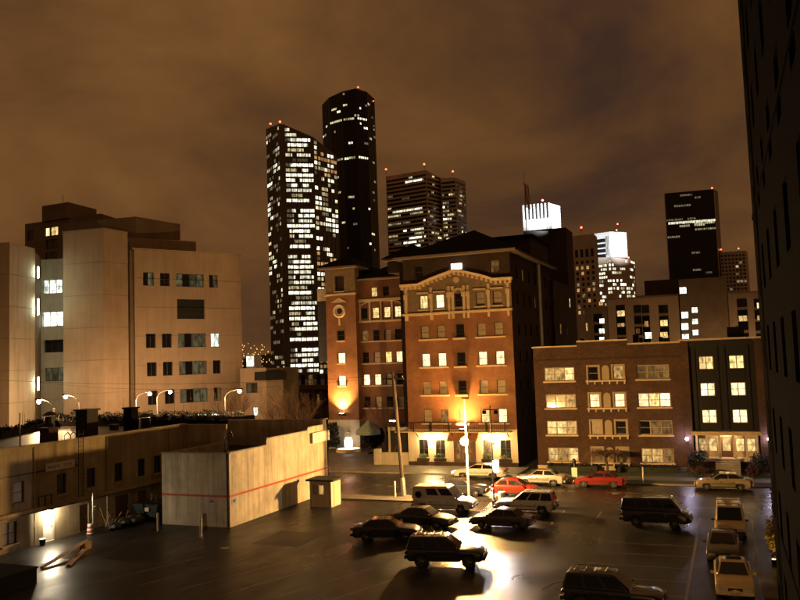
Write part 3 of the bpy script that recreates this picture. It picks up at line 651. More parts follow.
for j, z in enumerate(ar):
    for k, (c, w) in enumerate(trip): window(apt, Fa, c, z, w, AH, L3[j][k], cols=3, frame='frame_pale', sill='stone', bar=0.09)
    for k, c in enumerate(mids): window(apt, Fa, c, z+0.02, 1.04, AH-0.02, LM[j][k], cols=1, frame='frame_pale', surround='frame_pale', bar=0.08)
    # arched niche between the two single windows, ledge on small brackets
    n_ = 8; pts = [(-0.36, 0.0), (0.36, 0.0)] + [(0.36*math.cos(math.pi*q/n_), 1.15+0.36*math.sin(math.pi*q/n_)) for q in range(n_+1)]
    b = MB(); m_ = len(pts); vs = [Fa.pt(nich+p[0], z+p[1], d) for d in (-0.06, 0.0) for p in pts]
    b.add(vs, [tuple(range(m_)), tuple(range(2*m_-1, m_-1, -1))] + [(i, (i+1) % m_, m_+(i+1) % m_, m_+i) for i in range(m_)]); b.build('arched_panel', 'frame_pale', apt)
    lg = MB().fbox(Fa, mids[0]-0.75, mids[1]+0.75, z-0.16, z-0.005, -0.32, 0).build('ledge', 'stone', apt)
    for q in range(6):
        a = mids[0]-0.6+q*(mids[1]-mids[0]+1.2)/5; MB().fbox(Fa, a-0.07, a+0.07, z-0.42, z-0.161, -0.22, 0).build('bracket', 'stone', lg)
# parapet with stepped copings, string course, plinth
MB().fbox(Fa, 0, Fa.L, 12.4, 12.75, 0.0, 0.3).build('parapet', 'brick_apt', apt)
for a0, a1, z in ((-0.1, 4.6, 12.76), (4.6, 9.7, 13.2), (9.7, 14.75, 12.76)):
    if z > 13: MB().fbox(Fa, a0, a1, 12.76, 13.19, 0.0, 0.3).build('parapet', 'brick_apt', apt)
    MB().fbox(Fa, a0, a1, z, z+0.16, -0.14, 0.4).build('coping', 'stone', apt)
MB().fbox(Fa, -0.05, Fa.L, 11.35, 11.5, -0.12, 0.0).build('string_course', 'brick_dark', apt)
MB().fbox(Fa, -0.05, Fa.L, 0.1, 0.55, -0.1, 0.0).build('plinth', 'stone', apt)
# entrance bay: dark recessed centre with two columns of double windows
Fe = Face((-4.2, AY-0.25), (3.6, AY-0.25)); Fd = Face((-3.5, AY), (2.5, AY))
MB().fbox(Fe, 0, 0.72, 0.1, 12.9, 0, 0.6).build('pier', 'brick_apt', apt); MB().fbox(Fe, 6.7, 7.8, 0.1, 12.9, 0, 0.6).build('pier', 'brick_apt', apt)
ec = [(-1.9+3.5, 1.35), (0.85+3.5, 1.35)]; er = [4.85, 7.45, 10.05]
hd = [(c-w/2, c+w/2, z, z+1.3) for c, w in ec for z in er]
M['bay'] = mat('black_bay_cladding', (0.009, 0.008, 0.007), 0.7, scale=2)
b = MB(); b.wall(Fd, 0, 6.0, 4.15, 12.7, hd); b.build('bay_wall', 'bay', apt)
MB().box(-4.15, 3.55, AY+0.4, 98, 4.12, 12.5).build('bay_core', 'brick_black', apt)
for c, w in ec:
    for z in er: window(apt, Fd, c, z, w, 1.3, 'room_bright' if z < 9 else 'room', cols=2, frame='frame_pale', bar=0.07)
    for a in (c-1.05, c+1.05): MB().fbox(Fd, a-0.06, a+0.06, 4.2, 12.6, -0.08, 0).build('mullion_strip', 'metal_dark', apt)
    for z in (6.3, 8.9): MB().fbox(Fd, c-0.7, c+0.7, z+0.1, z+1.0, -0.04, 0).build('spandrel_panel', 'metal_dark', apt)
MB().fbox(Fe, -0.1, 7.9, 12.91, 13.08, -0.15, 0.7).build('coping', 'stone', apt)
MB().fbox(Fe, 0.75, 6.65, 12.3, 12.9, 0.1, 0.6).build('bay_parapet', 'bay', apt)
# porch
MB().fbox(Fd, -0.1, 6.1, 3.75, 4.1, -0.9, 0.0).build('porch_canopy', 'stone', apt)
MB().box(-4.15, 3.55, AY+1.02, 98, 0.1, 4.1).build('ground_floor_core', 'brick_black', apt)
MB().fbox(Fd, 0.1, 5.9, 1.5, 3.74, 0.9, 1.0).build('porch_back_wall', 'cream', apt)
for a in (0.3, 1.25, 2.35, 3.65, 4.75, 5.7): MB().fbox(Fd, a-0.1, a+0.1, 1.5, 3.745, -0.1, 0.1).build('porch_column', 'stone', apt)
Fp = Face((-3.4, AY+0.9), (2.4, AY+0.9))
dd = MB().fbox(Fp, 2.4, 3.4, 1.5, 3.5, -0.06, 0.0).build('front_door', 'door', apt)
MB().fbox(Fp, 2.55, 3.25, 2.1, 3.35, -0.08, -0.061).build('door_pane', 'room', dd)
for a in (0.75, 1.65, 4.1, 5.1): window(apt, Fp, a, 2.0, 0.85, 1.35, 'room', cols=1, frame='frame_pale', d=-0.06, bar=0.08)
MB().fbox(Fd, 0.05, 5.95, 1.2, 1.5, -0.3, 1.0).build('porch_floor', 'stone', apt)
MB().fbox(Fd, 0.05, 5.95, 0.1, 1.19, -0.15, 1.0).build('porch_base', 'brick_apt', apt)
for k in range(7): MB().fbox(Fd, 1.9, 4.1, 0.1, 1.5-0.2*k-0.02, -0.3-0.3*(k+1)+0.002, -0.3-0.3*k).build('step', 'kerb', apt)
pl = MB().fbox(Fd, 2.8, 3.2, 3.66, 3.74, 0.2, 0.5).build('porch_light', glow('porch_lamp_glass', (1.0, 0.66, 0.3), 120), apt)
for a in (-0.55, 6.75):
    o = MB().fbox(Fd, a-0.08, a+0.08, 3.05, 3.5, -0.45, -0.252).build('wall_lamp', 'metal_dark', apt)
    ORG[o] = ORG[apt]
    MB().ball(Fd.pt(a, 3.38, -0.55), 0.15, 10, 6).build('globe', 'globe_violet' if 'globe_violet' in M else M.setdefault('globe_violet', glow('violet_globe', (0.85, 0.72, 1.0), 150)), o, smooth=True)
# rooftop clutter
for x, y, w, h in ((-15, 90, 0.5, 0.9), (-12.2, 88, 0.35, 0.6), (-9.4, 91, 0.6, 1.1), (-6.5, 88.5, 0.4, 0.7), (0.2, 88, 1.6, 1.4)):
    MB().box(x, x+w, y, y+w, 12.3, 12.8+h).build('roof_vent', 'metal_dark', apt)
MB().tube((1.2, 90, 12.5), (1.2, 90, 14.4), 0.05, 6).build('vent_pipe', 'metal_dark', apt)

# ================================================================== planting before the apartments
def hedge(x0, x1, y0, y1, h, label, seed):
    t = thing('hedge', label, 'hedge', ((x0+x1)/2, (y0+y1)/2, 0.14))
    n = max(2, int((x1-x0)/0.9)); bl = [(x0+(i+0.5)*(x1-x0)/n, (y0+y1)/2, 0.14+h*0.5, (x1-x0)/n*0.75, (y1-y0)/2, h*0.55) for i in range(n)]
    MB().box(x0+0.1, x1-0.1, y0+0.15, y1-0.15, 0.14, h*0.8).build('inner_growth', 'leaf_dark', t)
    leaves('foliage', 'leaf_dark', t, bl, int(420*(x1-x0)/2), 0.09, seed)
hedge(-17.8, -12.6, 82.6, 83.7, 0.8, 'clipped low hedge left of the weeping tree under the apartment windows', 31)
hedge(-11.0, -4.9, 82.6, 83.7, 0.8, 'clipped low hedge right of the weeping tree under the apartment windows', 32)
def shrub(name, x, y, r, h, label, material, seed, z=0.14, cat='shrub', n=700, size=0.09):
    t = thing(name, label, cat, (x, y, z))
    b = MB()
    for k in range(5):
        w = k*1.3; b.tube((x, y, z), (x+math.cos(w)*r*0.5, y+math.sin(w)*r*0.5, z+h*0.7), 0.03, 5, 0.012)
    b.build('stem', 'bark', t)
    r_ = random.Random(seed); bl = [(x, y, z+h*0.5, r*0.8, r*0.8, h*0.5)]
    for k in range(6): 
        w = r_.uniform(0, 6.28); bl.append((x+math.cos(w)*r*0.5, y+math.sin(w)*r*0.5, z+h*r_.uniform(0.25, 0.8), r*0.5, r*0.5, h*0.28))
    leaves('foliage', material, t, bl, n, size, seed); return t
shrub('round_shrub', -3.1, 82.6, 1.25, 2.5, 'big dark rounded evergreen shrub beneath the left entrance lamp', 'leaf_dark', 41, n=1500)
shrub('round_shrub', 2.2, 82.6, 1.35, 2.4, 'big dark rounded evergreen shrub beneath the right entrance lamp', 'leaf_dark', 42, n=1500)
shrub('rust_shrub', -2.6, 80.9, 0.95, 0.95, 'low rust coloured shrub in front of the left evergreen by the steps', 'leaf_red', 43)
shrub('rust_shrub', 1.5, 80.9, 0.75, 1.1, 'low rust coloured shrub in front of the right evergreen by the steps', 'leaf_red', 44)
def weeping_tree(x, y):
    t = thing('weeping_tree', 'small bare weeping tree with umbrella crown between two hedges', 'tree', (x, y, 0.14))
    b = MB(); b.path([(x, y, 0.1), (x+0.08, y, 0.8), (x-0.05, y, 1.5), (x, y, 1.85)], [0.16, 0.13, 0.12, 0.09], 7); b.build('trunk', 'bark', t)
    r = random.Random(5); b = MB()
    for k in range(70):
        w = r.uniform(0, 6.283); L = r.uniform(1.0, 2.5); p = Vector((x, y, 1.7)); pts = [p]
        for q in range(1, 6):
            f = q/5; pts.append(Vector((x+math.cos(w)*L*f, y+math.sin(w)*L*f*0.9, 1.75+0.75*math.sin(f*2.4)*(1.0)-0.45*f*f*L/2+r.uniform(-.07, .07))))
        b.path(pts, [0.045, 0.035, 0.028, 0.02, 0.015, 0.01], 4)
        for q in range(2, 6):
            for _ in range(3):
                d = Vector((r.uniform(-.35, .35), r.uniform(-.35, .35), r.uniform(-.45, .05))); b.tube(pts[q], pts[q]+d, 0.013, 3, 0.005)
    b.build('crown', 'twig', t)
weeping_tree(-11.6, 81.6)
# sign post and white marker post on the verge
sp = thing('sign_post', 'grey post with white notice plate beside the silver car', 'sign', (-13.9, 76.7, 0.12))
MB().tube((-13.9, 76.7, 0.1), (-13.9, 76.7, 2.1), 0.035, 8).build('post', 'metal', sp)
MB().box(-14.16, -13.64, 76.63, 76.66, 0.45, 1.35).build('plate', 'white_metal', sp)
MB().lathe([(0.16, 1.75), (0.2, 1.9), (0.16, 2.1), (0.05, 2.2)], (-13.9, 76.7, 0), 10).build('meter_head', 'metal_dark', sp)
mk = thing('marker_post', 'thin white marker post on the grass verge behind the red coupe', 'post', (-7.7, 76.75, 0.12))
MB().tube((-7.7, 76.75, 0.1), (-7.7, 76.75, 1.45), 0.075, 8).build('post', 'white_metal', mk); MB().ball((-7.7, 76.75, 1.45), 0.078, 8, 6).build('cap', 'white_metal', mk)
# ================================================================== concrete hospital block (left)
def xy(px, py, d): p = PD(px, py, d); return (p.x, p.y)
def zat(px, py, d): return PD(px, py, d).z
A_, B_, C_ = xy(63, 233, 112), xy(103.5, 229, 110), xy(127.5, 232, 114)
D_, E_ = xy(134, 249, 115.5), xy(240.5, 260, 126)
zAB, zDE = zat(103.5, 229, 110), zat(134, 249, 115.5)
hosp = thing('concrete_hospital', 'big beige concrete hospital block with few square windows behind the low roofs', 'hospital', (B_[0], B_[1], 0))
def panels(parent, F, z0, z1, holes, storey, cw, material, d=0.0, name='wall_panel'):
    """storey-high precast panels with open joints"""
    n = max(1, round(F.L/cw)); k = max(1, round((z1-z0)/storey)); sw = F.L/n; sh = (z1-z0)/k; g = 0.024
    for j in range(k):
        za, zb = z1-(j+1)*sh+g, z1-j*sh-g
        # runs of columns free of cut-through openings stay separate panels
        cuts = [0]+[i*sw for i in range(1, n) if not any(h[0]-0.1 < i*sw < h[1]+0.1 and h[2] < zb and h[3] > za for h in holes)]+[F.L]
        for i in range(len(cuts)-1):
            a0, a1 = cuts[i]+g*(i > 0), cuts[i+1]-g*(i < len(cuts)-2)
            hh = [(max(h[0], a0), min(h[1], a1), max(h[2], za), min(h[3], zb)) for h in holes if h[0] < a1 and h[1] > a0 and h[2] < zb and h[3] > za]
            b = MB(); b.wall(F, a0, a1, za, zb, hh, depth=0.45, d=d)
            b.quad(F.pt(a0, za, d), F.pt(a1, za, d), F.pt(a1, za, d+0.15), F.pt(a0, za, d+0.15)); b.quad(F.pt(a0, zb, d), F.pt(a1, zb, d), F.pt(a1, zb, d+0.15), F.pt(a0, zb, d+0.15))
            b.build(name, material, parent)
def hole_px(F, x0, y0, x1, y1):
    a0, zb = F.s_at(x0, y0); a1, za = F.s_at(x1, y1); return (a0, a1, min(za, zb), max(za, zb))
Fab, Fbc, Fde = Face(A_, B_), Face(B_, C_), Face(D_, E_)
panels(hosp, Fab, 0, zAB, [], 4.3, 9, 'concrete'); panels(hosp, Fbc, 0, zAB, [], 4.3, 9, 'concrete')
rows = [((143, 271, 154, 285), (160, 272, 170, 286), (176, 274, 204, 287), (209, 276, 218, 289)),
        ((146, 334, 156, 348), (162, 334, 172, 348), (178, 333, 206, 347), (211, 333, 220, 346)),
        ((147, 363, 157, 377), (163, 363, 173, 376), (179, 361, 207, 374), (213, 359, 221, 372)),
        ((148, 392, 158, 405), (165, 391, 175, 404), (180, 388, 208, 402), (214, 387, 222, 399)),
        ((149, 419, 159, 430), (166, 419, 176, 429), (197, 413, 208, 421), (212, 411, 224, 420))]
hl = []; wl_ = []
pl = {(0, 0): 'room_coldim', (0, 2): 'room_coldim', (0, 3): 'room_coldim', (1, 2): 'room_coldim', (1, 3): 'room_cold', (2, 2): 'room_coldim', (3, 2): 'room_coldim', (3, 3): 'room_faint', (4, 2): 'room_cold', (4, 3): 'room_cold', (4, 0): 'room'}
for j, rw in enumerate(rows):
    zs = [hole_px(Fde, *q) for q in rw]; za = sum(h[2] for h in zs)/4; zb = sum(h[3] for h in zs)/4
    for i, h in enumerate(zs): hl.append((h[0], h[1], za, zb)); wl_.append((h[0], h[1], za, zb, j, i))
vent = hole_px(Fde, 177, 299, 205, 319); hl.append(vent)
panels(hosp, Fde, 0, zDE, hl, 4.2, 7.5, 'concrete')
for a0, a1, za, zb, j, i in wl_:
    p = pl.get((j, i), 'glass'); nc = 4 if a1-a0 > 3 else 2
    window(hosp, Fde, (a0+a1)/2, za, a1-a0, zb-za, [p, 'glass', p, p] if nc == 4 else ([p] if p == 'room_cold' else ['glass', p]), cols=nc, rail=False, d=0.3, bar=0.07)
lv = MB(); lv.fbox(Fde, vent[0], vent[1], vent[2], vent[3], 0.3, 0.36); lv = lv.build('vent_louvre', 'trim', hosp)
for k in range(9):
    z = vent[2]+(k+0.3)*(vent[3]-vent[2])/9; MB().fbox(Fde, vent[0], vent[1], z, z+0.08, 0.18, 0.3).build('slat', 'trim', lv)
# cores behind the panels, roofs, parapet edge
b = MB(); s_ = Fbc.n*30; b.prism([Fab.pt(0, 0, 0.46)[:2], Fab.pt(Fab.L, 0, 0.46)[:2], Fbc.pt(Fbc.L, 0, 0.46)[:2], (C_[0]-14, C_[1]+18), (A_[0]-8, A_[1]+20)], 0, zAB-0.05); b.build('stair_tower_core', 'concrete_dark', hosp)
b = MB(); b.prism([Fde.pt(-0.5, 0, 0.46)[:2], Fde.pt(Fde.L, 0, 0.46)[:2], Fde.pt(Fde.L, 0, 16)[:2], Fde.pt(-4, 0, 16)[:2]], 0, zDE-0.1); b.build('wing_core', 'concrete_dark', hosp)
Fend = Face(E_, Fde.pt(Fde.L, 0, 16)[:2]); panels(hosp, Fend, 0, zDE, [], 4.2, 8, 'concrete')
MB().fbox(Fde, -0.3, Fde.L+0.1, zDE, zDE+0.18, -0.08, 0.5).build('coping', 'concrete', hosp)
MB().fbox(Fab, -0.1, Fab.L+0.05, zAB, zAB+0.18, -0.06, 0.5).build('coping', 'concrete', hosp); MB().fbox(Fbc, 0.3, Fbc.L+0.05, zAB, zAB+0.175, -0.05, 0.5).build('coping', 'concrete', hosp)
# set-back storey and plant rooms on the roof
def setback(pts, z0, material, name, parent):
    """pts: (px, py_top, dist) front edge left to right; block goes back from there"""
    P = [PD(*p) for p in pts]; back = Vector((P[-1].x, P[-1].y, 0)).normalized()*18; b = MB()
    poly = [(p.x, p.y) for p in P] + [(P[-1].x+back.x, P[-1].y+back.y), (P[0].x+back.x, P[0].y+back.y)]
    zs = sum(p.z for p in P)/len(P)
    b.prism(poly, z0, zs); return b.build(name, material, parent)
setback([(126, 235, 122), (196, 243.5, 128)], zDE-1, 'concrete', 'set_back_storey', hosp)
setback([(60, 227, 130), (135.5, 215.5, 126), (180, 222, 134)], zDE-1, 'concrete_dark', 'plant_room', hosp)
# bay of windows between stair tower and end slab, with the lit tube at its edge
P1, P2 = xy(36, 262, 117), xy(64, 258, 116.5)
Fg = Face(P1, P2); zg = zat(50, 259, 116.7)
gh = [hole_px(Fg, *q) for q in ((42, 280, 62, 293), (42, 312, 63, 326), (44, 340, 63.5, 352), (45, 368, 63.5, 381))]
panels(hosp, Fg, 0, zg, gh, 4.2, 9, 'concrete_pale')
b = MB(); b.prism([Fg.pt(0, 0, 0.46)[:2], Fg.pt(Fg.L, 0, 0.46)[:2], Fg.pt(Fg.L, 0, 10)[:2], Fg.pt(0, 0, 10)[:2]], 0, zg-0.1); b.build('bay_core', 'concrete_dark', hosp)
for h, p in zip(gh, ('room_cold', 'room_cold', 'glass', 'room_coldim')): window(hosp, Fg, (h[0]+h[1])/2, h[2], h[1]-h[0], h[3]-h[2], p, cols=3, rail=False, d=0.3, bar=0.07)
S0, S1, S2 = xy(-30, 244, 104), xy(9.5, 242, 103), xy(35, 246, 109)
Fl0, Fl1 = Face(S0, S1), Face(S1, S2); zS = zat(9.5, 242, 103)
panels(hosp, Fl0, 0, zS, [], 4.3, 9, 'concrete'); panels(hosp, Fl1, 0, zS, [], 4.3, 9, 'concrete_pale')
b = MB(); b.prism([Fl0.pt(0, 0, 0.46)[:2], Fl0.pt(Fl0.L-0.3, 0, 0.46)[:2], Fl1.pt(Fl1.L-0.2, 0, 0.46)[:2], (S2[0]-10, S2[1]+12), (S0[0]-6, S0[1]+12)], 0, zS-0.05); b.build('slab_core', 'concrete_dark', hosp)
M['tube'] = glow('fluorescent_tube', (0.86, 1.0, 0.68), 90)
for y0, y1 in ((268, 279), (300, 316), (377, 390)):
    a = Fl1.L+0.16; z1, z0 = PD(36, y0, 110).z, PD(36, y1, 110).z
    o = MB().fbox(Fl1, a, a+0.1, z0-0.1, z1+0.1, -0.25, -0.2).build('light_fitting', 'metal', hosp); ORG[o] = ORG[hosp]
    MB().tube(Fl1.pt(a+0.05, z0, -0.35), Fl1.pt(a+0.05, z1, -0.35), 0.06, 8).build('tube_lamp', 'tube', o)
# ---------------- older brown tower behind it
bt = thing('brown_tower_block', 'older brown concrete tower rising behind the hospital with two lit top windows', 'building', (xy(60, 225, 158)[0], xy(60, 225, 158)[1], 0))
Fo = Face(xy(25, 224.5, 160), xy(101, 213.5, 152)); Fo2 = Face(xy(101, 213.5, 152), xy(128, 218, 162)); zo = zat(60, 219, 156)
oh = [hole_px(Fo, *q) for q in ((27.5, 231, 33.5, 240), (45, 228, 49.5, 236), (50.5, 227, 58, 235), (46, 240, 58, 248), (45.5, 253, 57, 262), (29, 262, 35, 271))]
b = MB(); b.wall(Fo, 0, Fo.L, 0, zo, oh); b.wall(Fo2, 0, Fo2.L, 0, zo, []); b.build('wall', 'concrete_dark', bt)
b = MB(); b.prism([Fo.pt(0, 0, 0.4)[:2], Fo.pt(Fo.L, 0, 0.4)[:2], Fo2.pt(Fo2.L, 0, 0.4)[:2], (Fo2.pt(Fo2.L, 0)[0]-14, Fo2.pt(Fo2.L, 0)[1]+12), Fo.pt(0, 0, 20)[:2]], 0, zo-0.1); b.build('core', 'concrete_dark', bt)
for h, p in zip(oh, ('glass', 'room_bright', 'room', 'glass', 'glass', 'glass')): window(bt, Fo, (h[0]+h[1])/2, h[2], h[1]-h[0], h[3]-h[2], p, cols=2 if h[1]-h[0] > 1.8 else 1, rail=False, bar=0.1)
P = [PD(42, 205.5, 158), PD(68, 202, 155), PD(96.5, 206.5, 163)]; b = MB(); b.prism([(p.x, p.y) for p in P]+[(P[1].x-14, P[1].y+17)], zo-0.05, P[1].z); b.build('penthouse', 'concrete_dark', bt)
P = PD(63, 201, 157); MB().tube((P.x, P.y, P.z-2), (P.x, P.y, P.z+1.2), 0.05, 5).build('mast', 'metal_dark', bt)
# ---------------- lower annexe to the right of the hospital wing
an = thing('beige_annexe', 'low beige annexe with one bright window at the end of the hospital wing', 'building', (xy(250, 370, 124)[0], xy(250, 370, 124)[1], 0))
Fx = Face(xy(240, 367, 122), xy(266, 368, 120)); zx = zat(252, 368, 121)
xh = [hole_px(Fx, *q) for q in ((246, 383, 260.5, 393), (252.5, 407, 261.5, 416))]
b = MB(); b.wall(Fx, 0, Fx.L, 0, zx, xh); b.build('wall', 'concrete', an)
b = MB(); b.prism([Fx.pt(0, 0, 0.4)[:2], Fx.pt(Fx.L, 0, 0.4)[:2], Fx.pt(Fx.L, 0, 9)[:2], Fx.pt(0, 0, 9)[:2]], 0, zx-0.1); b.build('core', 'concrete_dark', an)
for h, p, c in zip(xh, (['room_coldim', 'glass', 'glass'], 'room_cold'), (3, 1)): window(an, Fx, (h[0]+h[1])/2, h[2], h[1]-h[0], h[3]-h[2], p, cols=c, rail=False, bar=0.08)
Fy = Face(xy(266, 379, 119), xy(283, 381, 121)); zy = zat(274, 380, 120)
b = MB(); b.prism([Fy.pt(0, 0)[:2], Fy.pt(Fy.L, 0)[:2], Fy.pt(Fy.L, 0, 9)[:2], Fy.pt(0, 0, 9)[:2]], 0, zy); b.build('side_block', 'concrete', an)
MB().fbox(Fy, -0.3, Fy.L+0.4, zy+0.002, zy+1.3, -0.3, 5).build('flat_roof', 'roof_black', an)
lc = MB().fbox(Fx, 0.6, 2.1, zx-0.05, zx+2.0, 0.8, 2.6).build('roof_cabin', 'metal', an)
for k in range(3): MB().fbox(Fx, 0.68+k*0.47, 1.04+k*0.47, zx+0.25, zx+1.8, 0.74, 0.798).build('cabin_pane', 'room_cold', lc)

# ================================================================== low two storey building along the lot
LX = -45.5
lowb = thing('low_stucco_building', 'long two storey stucco building with small windows and flat cluttered roof beside the lot', 'building', (LX, 45, 0))
Fq = Face((LX, 26), (LX, 60)); yo = lambda y: y-26
uw = [41.65, 45.45, 48.4, 51.4, 54.1, 56.1]; uh = [(yo(y)-0.45, yo(y)+0.45, 3.15, 4.6) for y in uw]+[(yo(37)-0.45, yo(37)+0.45, 3.15, 4.6)]
lh = [(yo(40.3), yo(41.5), 0.5, 2.0), (yo(43.75), yo(44.75), 0.02, 2.15), (yo(47.2), yo(48.1), 0.02, 2.0), (yo(51.0), yo(52.6), 0.02, 2.0), (yo(53.6), yo(54.7), 0.02, 2.0)]
b = MB(); b.wall(Fq, 0, Fq.L, 0, 6.85, uh+lh, depth=0.25); b.build('front_wall', 'stucco', lowb)
for i, h in enumerate(uh): window(lowb, Fq, (h[0]+h[1])/2, h[2], 0.9, 1.45, ['curtain', 'glass', 'glass', 'glass', 'glass', 'glass', 'glass'][i], cols=1, sill='stucco', d=0.14)
window(lowb, Fq, (lh[0][0]+lh[0][1])/2, 0.5, 1.2, 1.5, 'curtain', cols=2, sill='stucco')
for i, h in enumerate(lh[1:]):
    o = MB().fbox(Fq, h[0]+0.01, h[1]-0.01, 0.03, h[3]-0.01, 0.14, 0.2).build('door', 'white_door' if i == 0 else 'door', lowb)
    MB().fbox(Fq, h[1]-0.16, h[1]-0.1, 0.95, 1.1, 0.09, 0.139).build('handle', 'metal', o)
LFP = [(LX-0.26, 26), (LX-0.26, 60), (-46.2, 60.3), (-46.2, 66.0), (-67, 66.2), (-60.5, 53), (-58, 26)]
MB().prism(LFP, 0, 6.1).build('core', 'brick_black', lowb)
MB().prism(LFP, 6.1, 6.25).build('roof', 'roofing', lowb)
MB().box(LX-0.3, LX+0.1, 26, 60.05, 6.855, 7.0).build('coping', 'stucco', lowb)
MB().box(LX-0.28, LX-0.2, 26, 60, 6.25, 6.85).build('parapet', 'stucco', lowb)
EDGE = [Vector((-46.2, 66.0, 0)), Vector((-67, 66.2, 0)), Vector((-60.5, 53, 0)), Vector((-58, 26, 0))]
for k in range(3): MB().fbox(Face(EDGE[k], EDGE[k+1]), -0.1, (EDGE[k+1]-EDGE[k]).length, 6.0, 6.85, 0.0, 0.3).build('back_parapet', 'brick_black', lowb)
MB().fbox(Fq, 0, Fq.L, 2.42, 2.62, -0.5, 0.0).build('canopy_ledge', 'stucco', lowb); MB().fbox(Fq, 0, Fq.L, 2.3, 2.415, -0.42, 0.0).build('ledge_fascia', 'door', lowb)
MB().fbox(Fq, 0, yo(47), 5.0, 5.08, -0.05, 0).build('cable_conduit', 'metal_dark', lowb)
sg2 = MB().fbox(Fq, yo(43.9), yo(46.6), 4.95, 5.5, -0.12, -0.05).build('sign_board', 'white_metal', lowb)
for s, a, mt in (('PRIVATE', 44.6, 'trim'), ('STOP', 45.95, 'red_paint')): text(s, sg2, Fq.pt(yo(a), 5.1, -0.125), math.pi/2, 0.3, mt, ext=0.004, org=ORG[lowb])
# wall ladder
ld = MB(); 
for a in (yo(46.9), yo(47.4)): ld.tube(Fq.pt(a, 2.65, -0.2), Fq.pt(a, 7.6, -0.2), 0.025, 6)
ld = ld.build('ladder', 'metal_dark', lowb)
for k in range(16): MB().tube(Fq.pt(yo(46.9), 2.8+0.3*k, -0.2), Fq.pt(yo(47.4), 2.8+0.3*k, -0.2), 0.016, 5).build('rung', 'metal_dark', ld)
# drainpipe and window box frames
for y in (42.9, 50.0, 57.6): MB().tube(Fq.pt(yo(y), 0.05, -0.08), Fq.pt(yo(y), 6.8, -0.08), 0.05, 7).build('drainpipe', 'stucco', lowb)
for k in range(3): MB().fbox(Fq, yo(43.0)+k*0.55, yo(43.06)+k*0.55, 2.63, 3.3, -0.4, -0.34).build('ledge_rail_post', 'metal_dark', lowb)
MB().fbox(Fq, yo(42.9), yo(44.3), 3.3, 3.36, -0.4, -0.34).build('ledge_rail', 'metal_dark', lowb)
# door lamp
dl = MB().fbox(Fq, yo(44.15), yo(44.4), 2.2, 2.29, -0.32, -0.02).build('door_lamp', 'metal_dark', lowb); ORG[dl] = ORG[lowb]
MB().ball(Fq.pt(yo(44.28), 2.1, -0.2), 0.085, 10, 6).build('bulb', glow('door_bulb', (1.0, 0.82, 0.55), 2600), dl, smooth=True)
# roof furniture: each its own thing
def roofbox(name, px, py, w, h, label, cat, material='metal_dark', zr=6.25, cap=True, round_=False):
    p = G(px, py, zr); t = thing(name, label, cat, (p.x, p.y, zr))
    if round_: MB().lathe([(w/2, zr), (w/2, zr+h)], (p.x, p.y, 0), 12).build('pipe', material, t, smooth=False)
    else: MB().box(p.x-w/2, p.x+w/2, p.y-w/2, p.y+w/2, zr, zr+h).build('stack', material, t)
    if cap:
        if round_: MB().lathe([(w*0.85, zr+h+0.1), (w*0.3, zr+h+0.4), (0.03, zr+h+0.45)], (p.x, p.y, 0), 12).build('cowl', material, t)
        else: MB().box(p.x-w*0.62, p.x+w*0.62, p.y-w*0.62, p.y+w*0.62, zr+h+0.002, zr+h+0.14).build('cap', material, t)
    return p
roofbox('brick_chimney', 49, 446, 0.95, 1.3, 'squat dark brick chimney with grey flashing close to the roof edge', 'chimney', 'brick_dark')
roofbox('flue_cowl', 50, 440, 0.8, 2.0, 'round black flue cowl rising behind the squat brick chimney', 'flue', round_=True)
roofbox('vent_box', 87, 437, 1.3, 2.3, 'tall dark square air vent on the flat roof near the ladder', 'vent')
roofbox('brick_chimney', 131, 433, 0.9, 2.2, 'slim tall black chimney near the inner end of the flat roof', 'chimney', 'brick_black')
roofbox('roof_cowl', 145, 428, 1.1, 1.0, 'low black roof ventilator beside the slim black chimney', 'vent', round_=True)
roofbox('roof_pipe', 20, 446, 0.12, 2.6, 'thin bare vent pipe standing on the flat roof edge', 'pipe', 'metal', cap=False, round_=True)
roofbox('roof_hatch', 114, 430, 0.6, 0.4, 'small dark roof hatch on the flat roof', 'hatch')
hoop = thing('roof_ladder_hoop', 'bent tube handrail hoop where the ladder meets the roof', 'handrail', (LX-0.6, 47.1, 6.25))
for y in (46.85, 47.45): MB().path([(LX-1.1, y, 6.25), (LX-1.1, y, 7.2), (LX-0.8, y, 7.45), (LX-0.5, y, 7.2), (LX-0.5, y, 6.25)], 0.03, 6).build('rail', 'metal_dark', hoop)
# dark creeper and weeds along the back parapet
cp = thing('roof_creeper', 'ragged black creeper trailing along the back parapet of the flat roof', 'creeper', (-60, 43, 6.85))
r_ = random.Random(3); bl = []; b = MB()
for k in range(3):
    e0, e1 = EDGE[k], EDGE[k+1]; n_ = int((e1-e0).length/0.7)
    for q in range(n_):
        p = e0.lerp(e1, (q+r_.random())/n_)
        bl.append((p.x, p.y, 6.9+r_.uniform(-0.1, 0.2), 0.5, 0.5, r_.uniform(0.15, 0.5)))
        if r_.random() < 0.55: b.tube((p.x, p.y, 6.8), (p.x+r_.uniform(-.2, .2), p.y+r_.uniform(-.2, .2), 7.1+r_.random()**2*1.7), 0.03, 4, 0.01)
leaves('foliage', 'leaf_dark', cp, bl, 6500, 0.12, 9)
b.build('stem', 'twig', cp)

